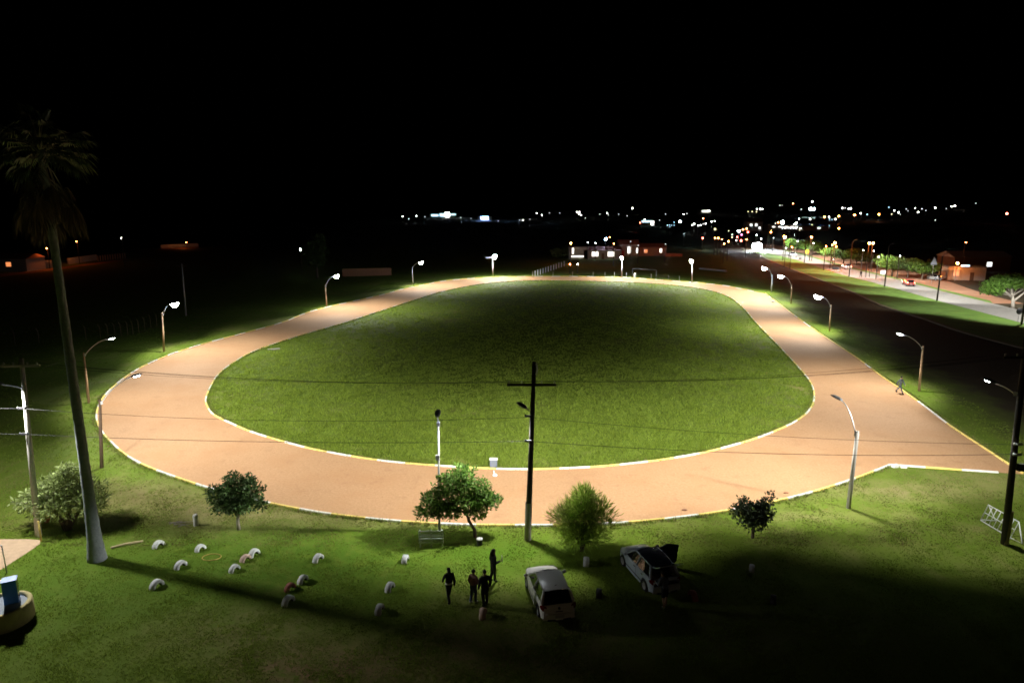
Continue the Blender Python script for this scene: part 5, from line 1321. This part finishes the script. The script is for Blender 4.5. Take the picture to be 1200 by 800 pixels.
building((737, 300), 7, 6, 4.2, 'small house with a red door and lit doorway behind the lamp post', 'plaster', 'roof_tile', [(0, 2.2, 1.1, 2.4, 'glow_window'), (3.0, 2.0, .7, 1.8, 'glow_window')], door=(-2.2, 'door_red'))
building((764.5, 300), 10, 7, 3.2, 'dim orange lit house above the goal frame', 'brick', 'roof_tile', [(3.0, 2.0, .8, 1.4, 'glow_window'), (-2.5, 1.8, 1.2, 1.2, 'glow_orange_dim')])
building((519, 255.3), 30, 15, 5, 'long bluish lit hall on the far left horizon', 'plaster_white', 'roof_grey', [(-9, 2.6, 8, 2.2, 'glow_cyan_dim'), (0, 3, 7, 3.4, 'glow_cyan_dim'), (5, 3.4, 5, 5, 'glow_white'), (11.5, 3.6, 6, 1.6, 'glow_cyan_dim')], far=1, name='hall', roof='flat')
building((568, 258.5), 14, 8, 4, 'low building with bluish window beyond the far bend', 'plaster', 'roof_grey', [(0, 2.4, 6.5, 2.2, 'glow_blue')], far=1, name='shed', roof='flat')
building((759, 264.5), 12, 8, 4.5, 'low building with pale blue front above the goal frame', 'plaster', 'roof_grey', [(-1, 3.4, 8, 1.4, 'glow_cyan_dim'), (3.8, 2.2, 1.8, 3, 'glow_white')], far=1, name='shed', roof='flat')
building((826.5, 250), 16, 9, 5, 'long low building with white lights high above the far right bend', 'plaster', 'roof_grey', [(0, 2.6, 9, 2.4, 'glow_window')], far=1, name='shed', roof='flat')
building((956, 270.5), 18, 9, 3.2, 'low building with blue roof in the town', 'plaster', 'blue', [(2, 1.8, 2, 1, 'glow_white_dim')], far=1, name='shed')
building((967, 268), 14, 8, 4, 'low building with grey blue roof beside the blue roofed one', 'plaster', 'roof_grey', [(2, 2, 2, 1, 'glow_cyan_dim')], far=1, name='shed')
building((928, 269.5), 34, 8, 3.4, 'long market hall with a row of white lights in the town', 'plaster', 'roof_grey', [(-13 + 4.4 * k, 2.2, 2.2, .8, 'glow_window') for k in range(7)], far=1, name='hall', roof='flat')
building((884, 270.5), 11, 7, 6, 'pale grey house facade beside the town cluster', 'plaster_white', 'roof_tile', [(-2.5, 4, 1.6, 1.4, 'glow_white_dim'), (1, 4, 1.6, 1.4, 'glow_white_dim'), (3.5, 2, 1.4, 1.4, 'glow_white_dim')], far=1)
building((1132, 328.5), 8.5, 5, 3.2, 'orange lit shop with a bluish sign bar beside the glaring orange lamp', 'plaster', 'roof_grey', [(-2.4, 1.9, 1.2, 1.5, 'glow_orange_dim')], roof='flat', name='shop', rz=rad(-12), door=(1.2, 'pole_wood'))
p = G(1127.5, 328.2); sb = thing('sign_board', p + Vector((0, -.45, 3.4)), 'small bluish white lit sign bar over the shop', 'sign'); MB().box((0, 0, .25), (2.4, .12, .5)).build('case', 'dark_metal', sb); MB().box((0, -.066, .25), (2.2, .02, .38)).build('face', 'glow_cyan_dim', sb)
p = G(1110, 328); sh = thing('bus_shelter', p, 'pale blue canopy shelter beside the glaring orange lamp', 'shelter')
for x in (-1.8, 1.8): MB().tube([(x, 0, 0), (x, 0, 2.6)], .06, 6).build('post', 'galv', sh)
MB().box((0, .2, 2.68), (5.0, 2.2, .12), mx=Matrix.Rotation(rad(8), 4, 'Y')).build('canopy', 'car_blue', sh); MB().box((0, .9, 1.2), (3.6, .08, 1.8)).build('back_panel', 'plaster_white', sh)
building((3, 318), 14, 8, 3.5, 'orange lit house with tiled roof at the far left street', 'plaster', 'roof_tile', [(2, 2, 1.4, 1.2, 'glow_orange_dim')])
building((1150, 318), 16, 8, 4, 'dim house with long roof behind the big spreading tree', 'pole_wood', 'roof_grey', [(2, 2, 1.4, 1.2, 'glow_white_dim')])

# a sodium street lamp behind the viewer, whose faint warm light reaches the near lawn
b = Vector((2, 3, 0)); st_ = thing('street_lamp', b, 'old street lamp behind the viewer lighting the near lawn faintly', 'street lamp')
MB().tube([(0, 0, -.2), (0, 0, 8.2)], [.15, .1], 8).build('pole', 'concrete', st_)
MB().tube([(0, 0, 8.0), (0, .7, 8.5), (0, 1.3, 8.6)], .035, 6).build('arm', 'galv', st_)
lp = lamp_head(st_, Vector((0, 1.2, 8.6)), Vector((0, 1, 0)), rad(10), 'glow_orange')
orange_light(lp, 230, st_, (1, .68, .42))

# ------------------------------------------------------------------ air, sky, camera
HAZE = 0
if HAZE:
    hz = MB(); hz.box((0, 800, 16), (4200, 2200, 42)); hz = hz.build('haze', 'wire')
    hm2 = bpy.data.materials.new('haze_air'); hm2.use_nodes = True; nt = hm2.node_tree
    for n in list(nt.nodes):
        if n.type != 'OUTPUT_MATERIAL': nt.nodes.remove(n)
    pv = nt.nodes.new('ShaderNodeVolumePrincipled'); pv.inputs['Density'].default_value = HAZE; pv.inputs['Color'].default_value = (.9, .93, 1, 1); pv.inputs['Anisotropy'].default_value = .3
    nt.links.new(pv.outputs[0], nt.nodes['Material Output'].inputs['Volume'])
    hz.data.materials.clear(); hz.data.materials.append(hm2); tag(hz, kind='stuff')
w = bpy.data.worlds.new('World'); sc.world = w; w.use_nodes = True; nt = w.node_tree
sky = nt.nodes.new('ShaderNodeTexSky'); sky.sky_type = 'NISHITA'; sky.sun_disc = False; sky.sun_elevation = rad(-4); sky.sun_rotation = rad(250)
nt.links.new(sky.outputs[0], nt.nodes['Background'].inputs['Color']); nt.nodes['Background'].inputs['Strength'].default_value = .0004
cam = bpy.data.cameras.new('camera'); co = bpy.data.objects.new('camera', cam); COL.objects.link(co); sc.camera = co
co.location = (0, 0, H); co.rotation_euler = (math.pi / 2 - PT, 0, 0); cam.sensor_width = 36; cam.lens = 24; cam.clip_end = 8000; cam.clip_start = .5
sc.render.engine = 'CYCLES'
cy = sc.cycles; cy.use_denoising = True; cy.max_bounces = 5; cy.diffuse_bounces = 2; cy.transparent_max_bounces = 6; cy.sample_clamp_indirect = 3.0; cy.use_light_tree = True; sc.cycles.filter_width = 1.7
try: cy.denoiser = 'OPENIMAGEDENOISE'
except Exception: pass
vs_ = sc.view_settings; vs_.view_transform = 'Standard'; vs_.look = 'None'; vs_.exposure = 0.15; vs_.gamma = 1.0; vs_.use_curve_mapping = False
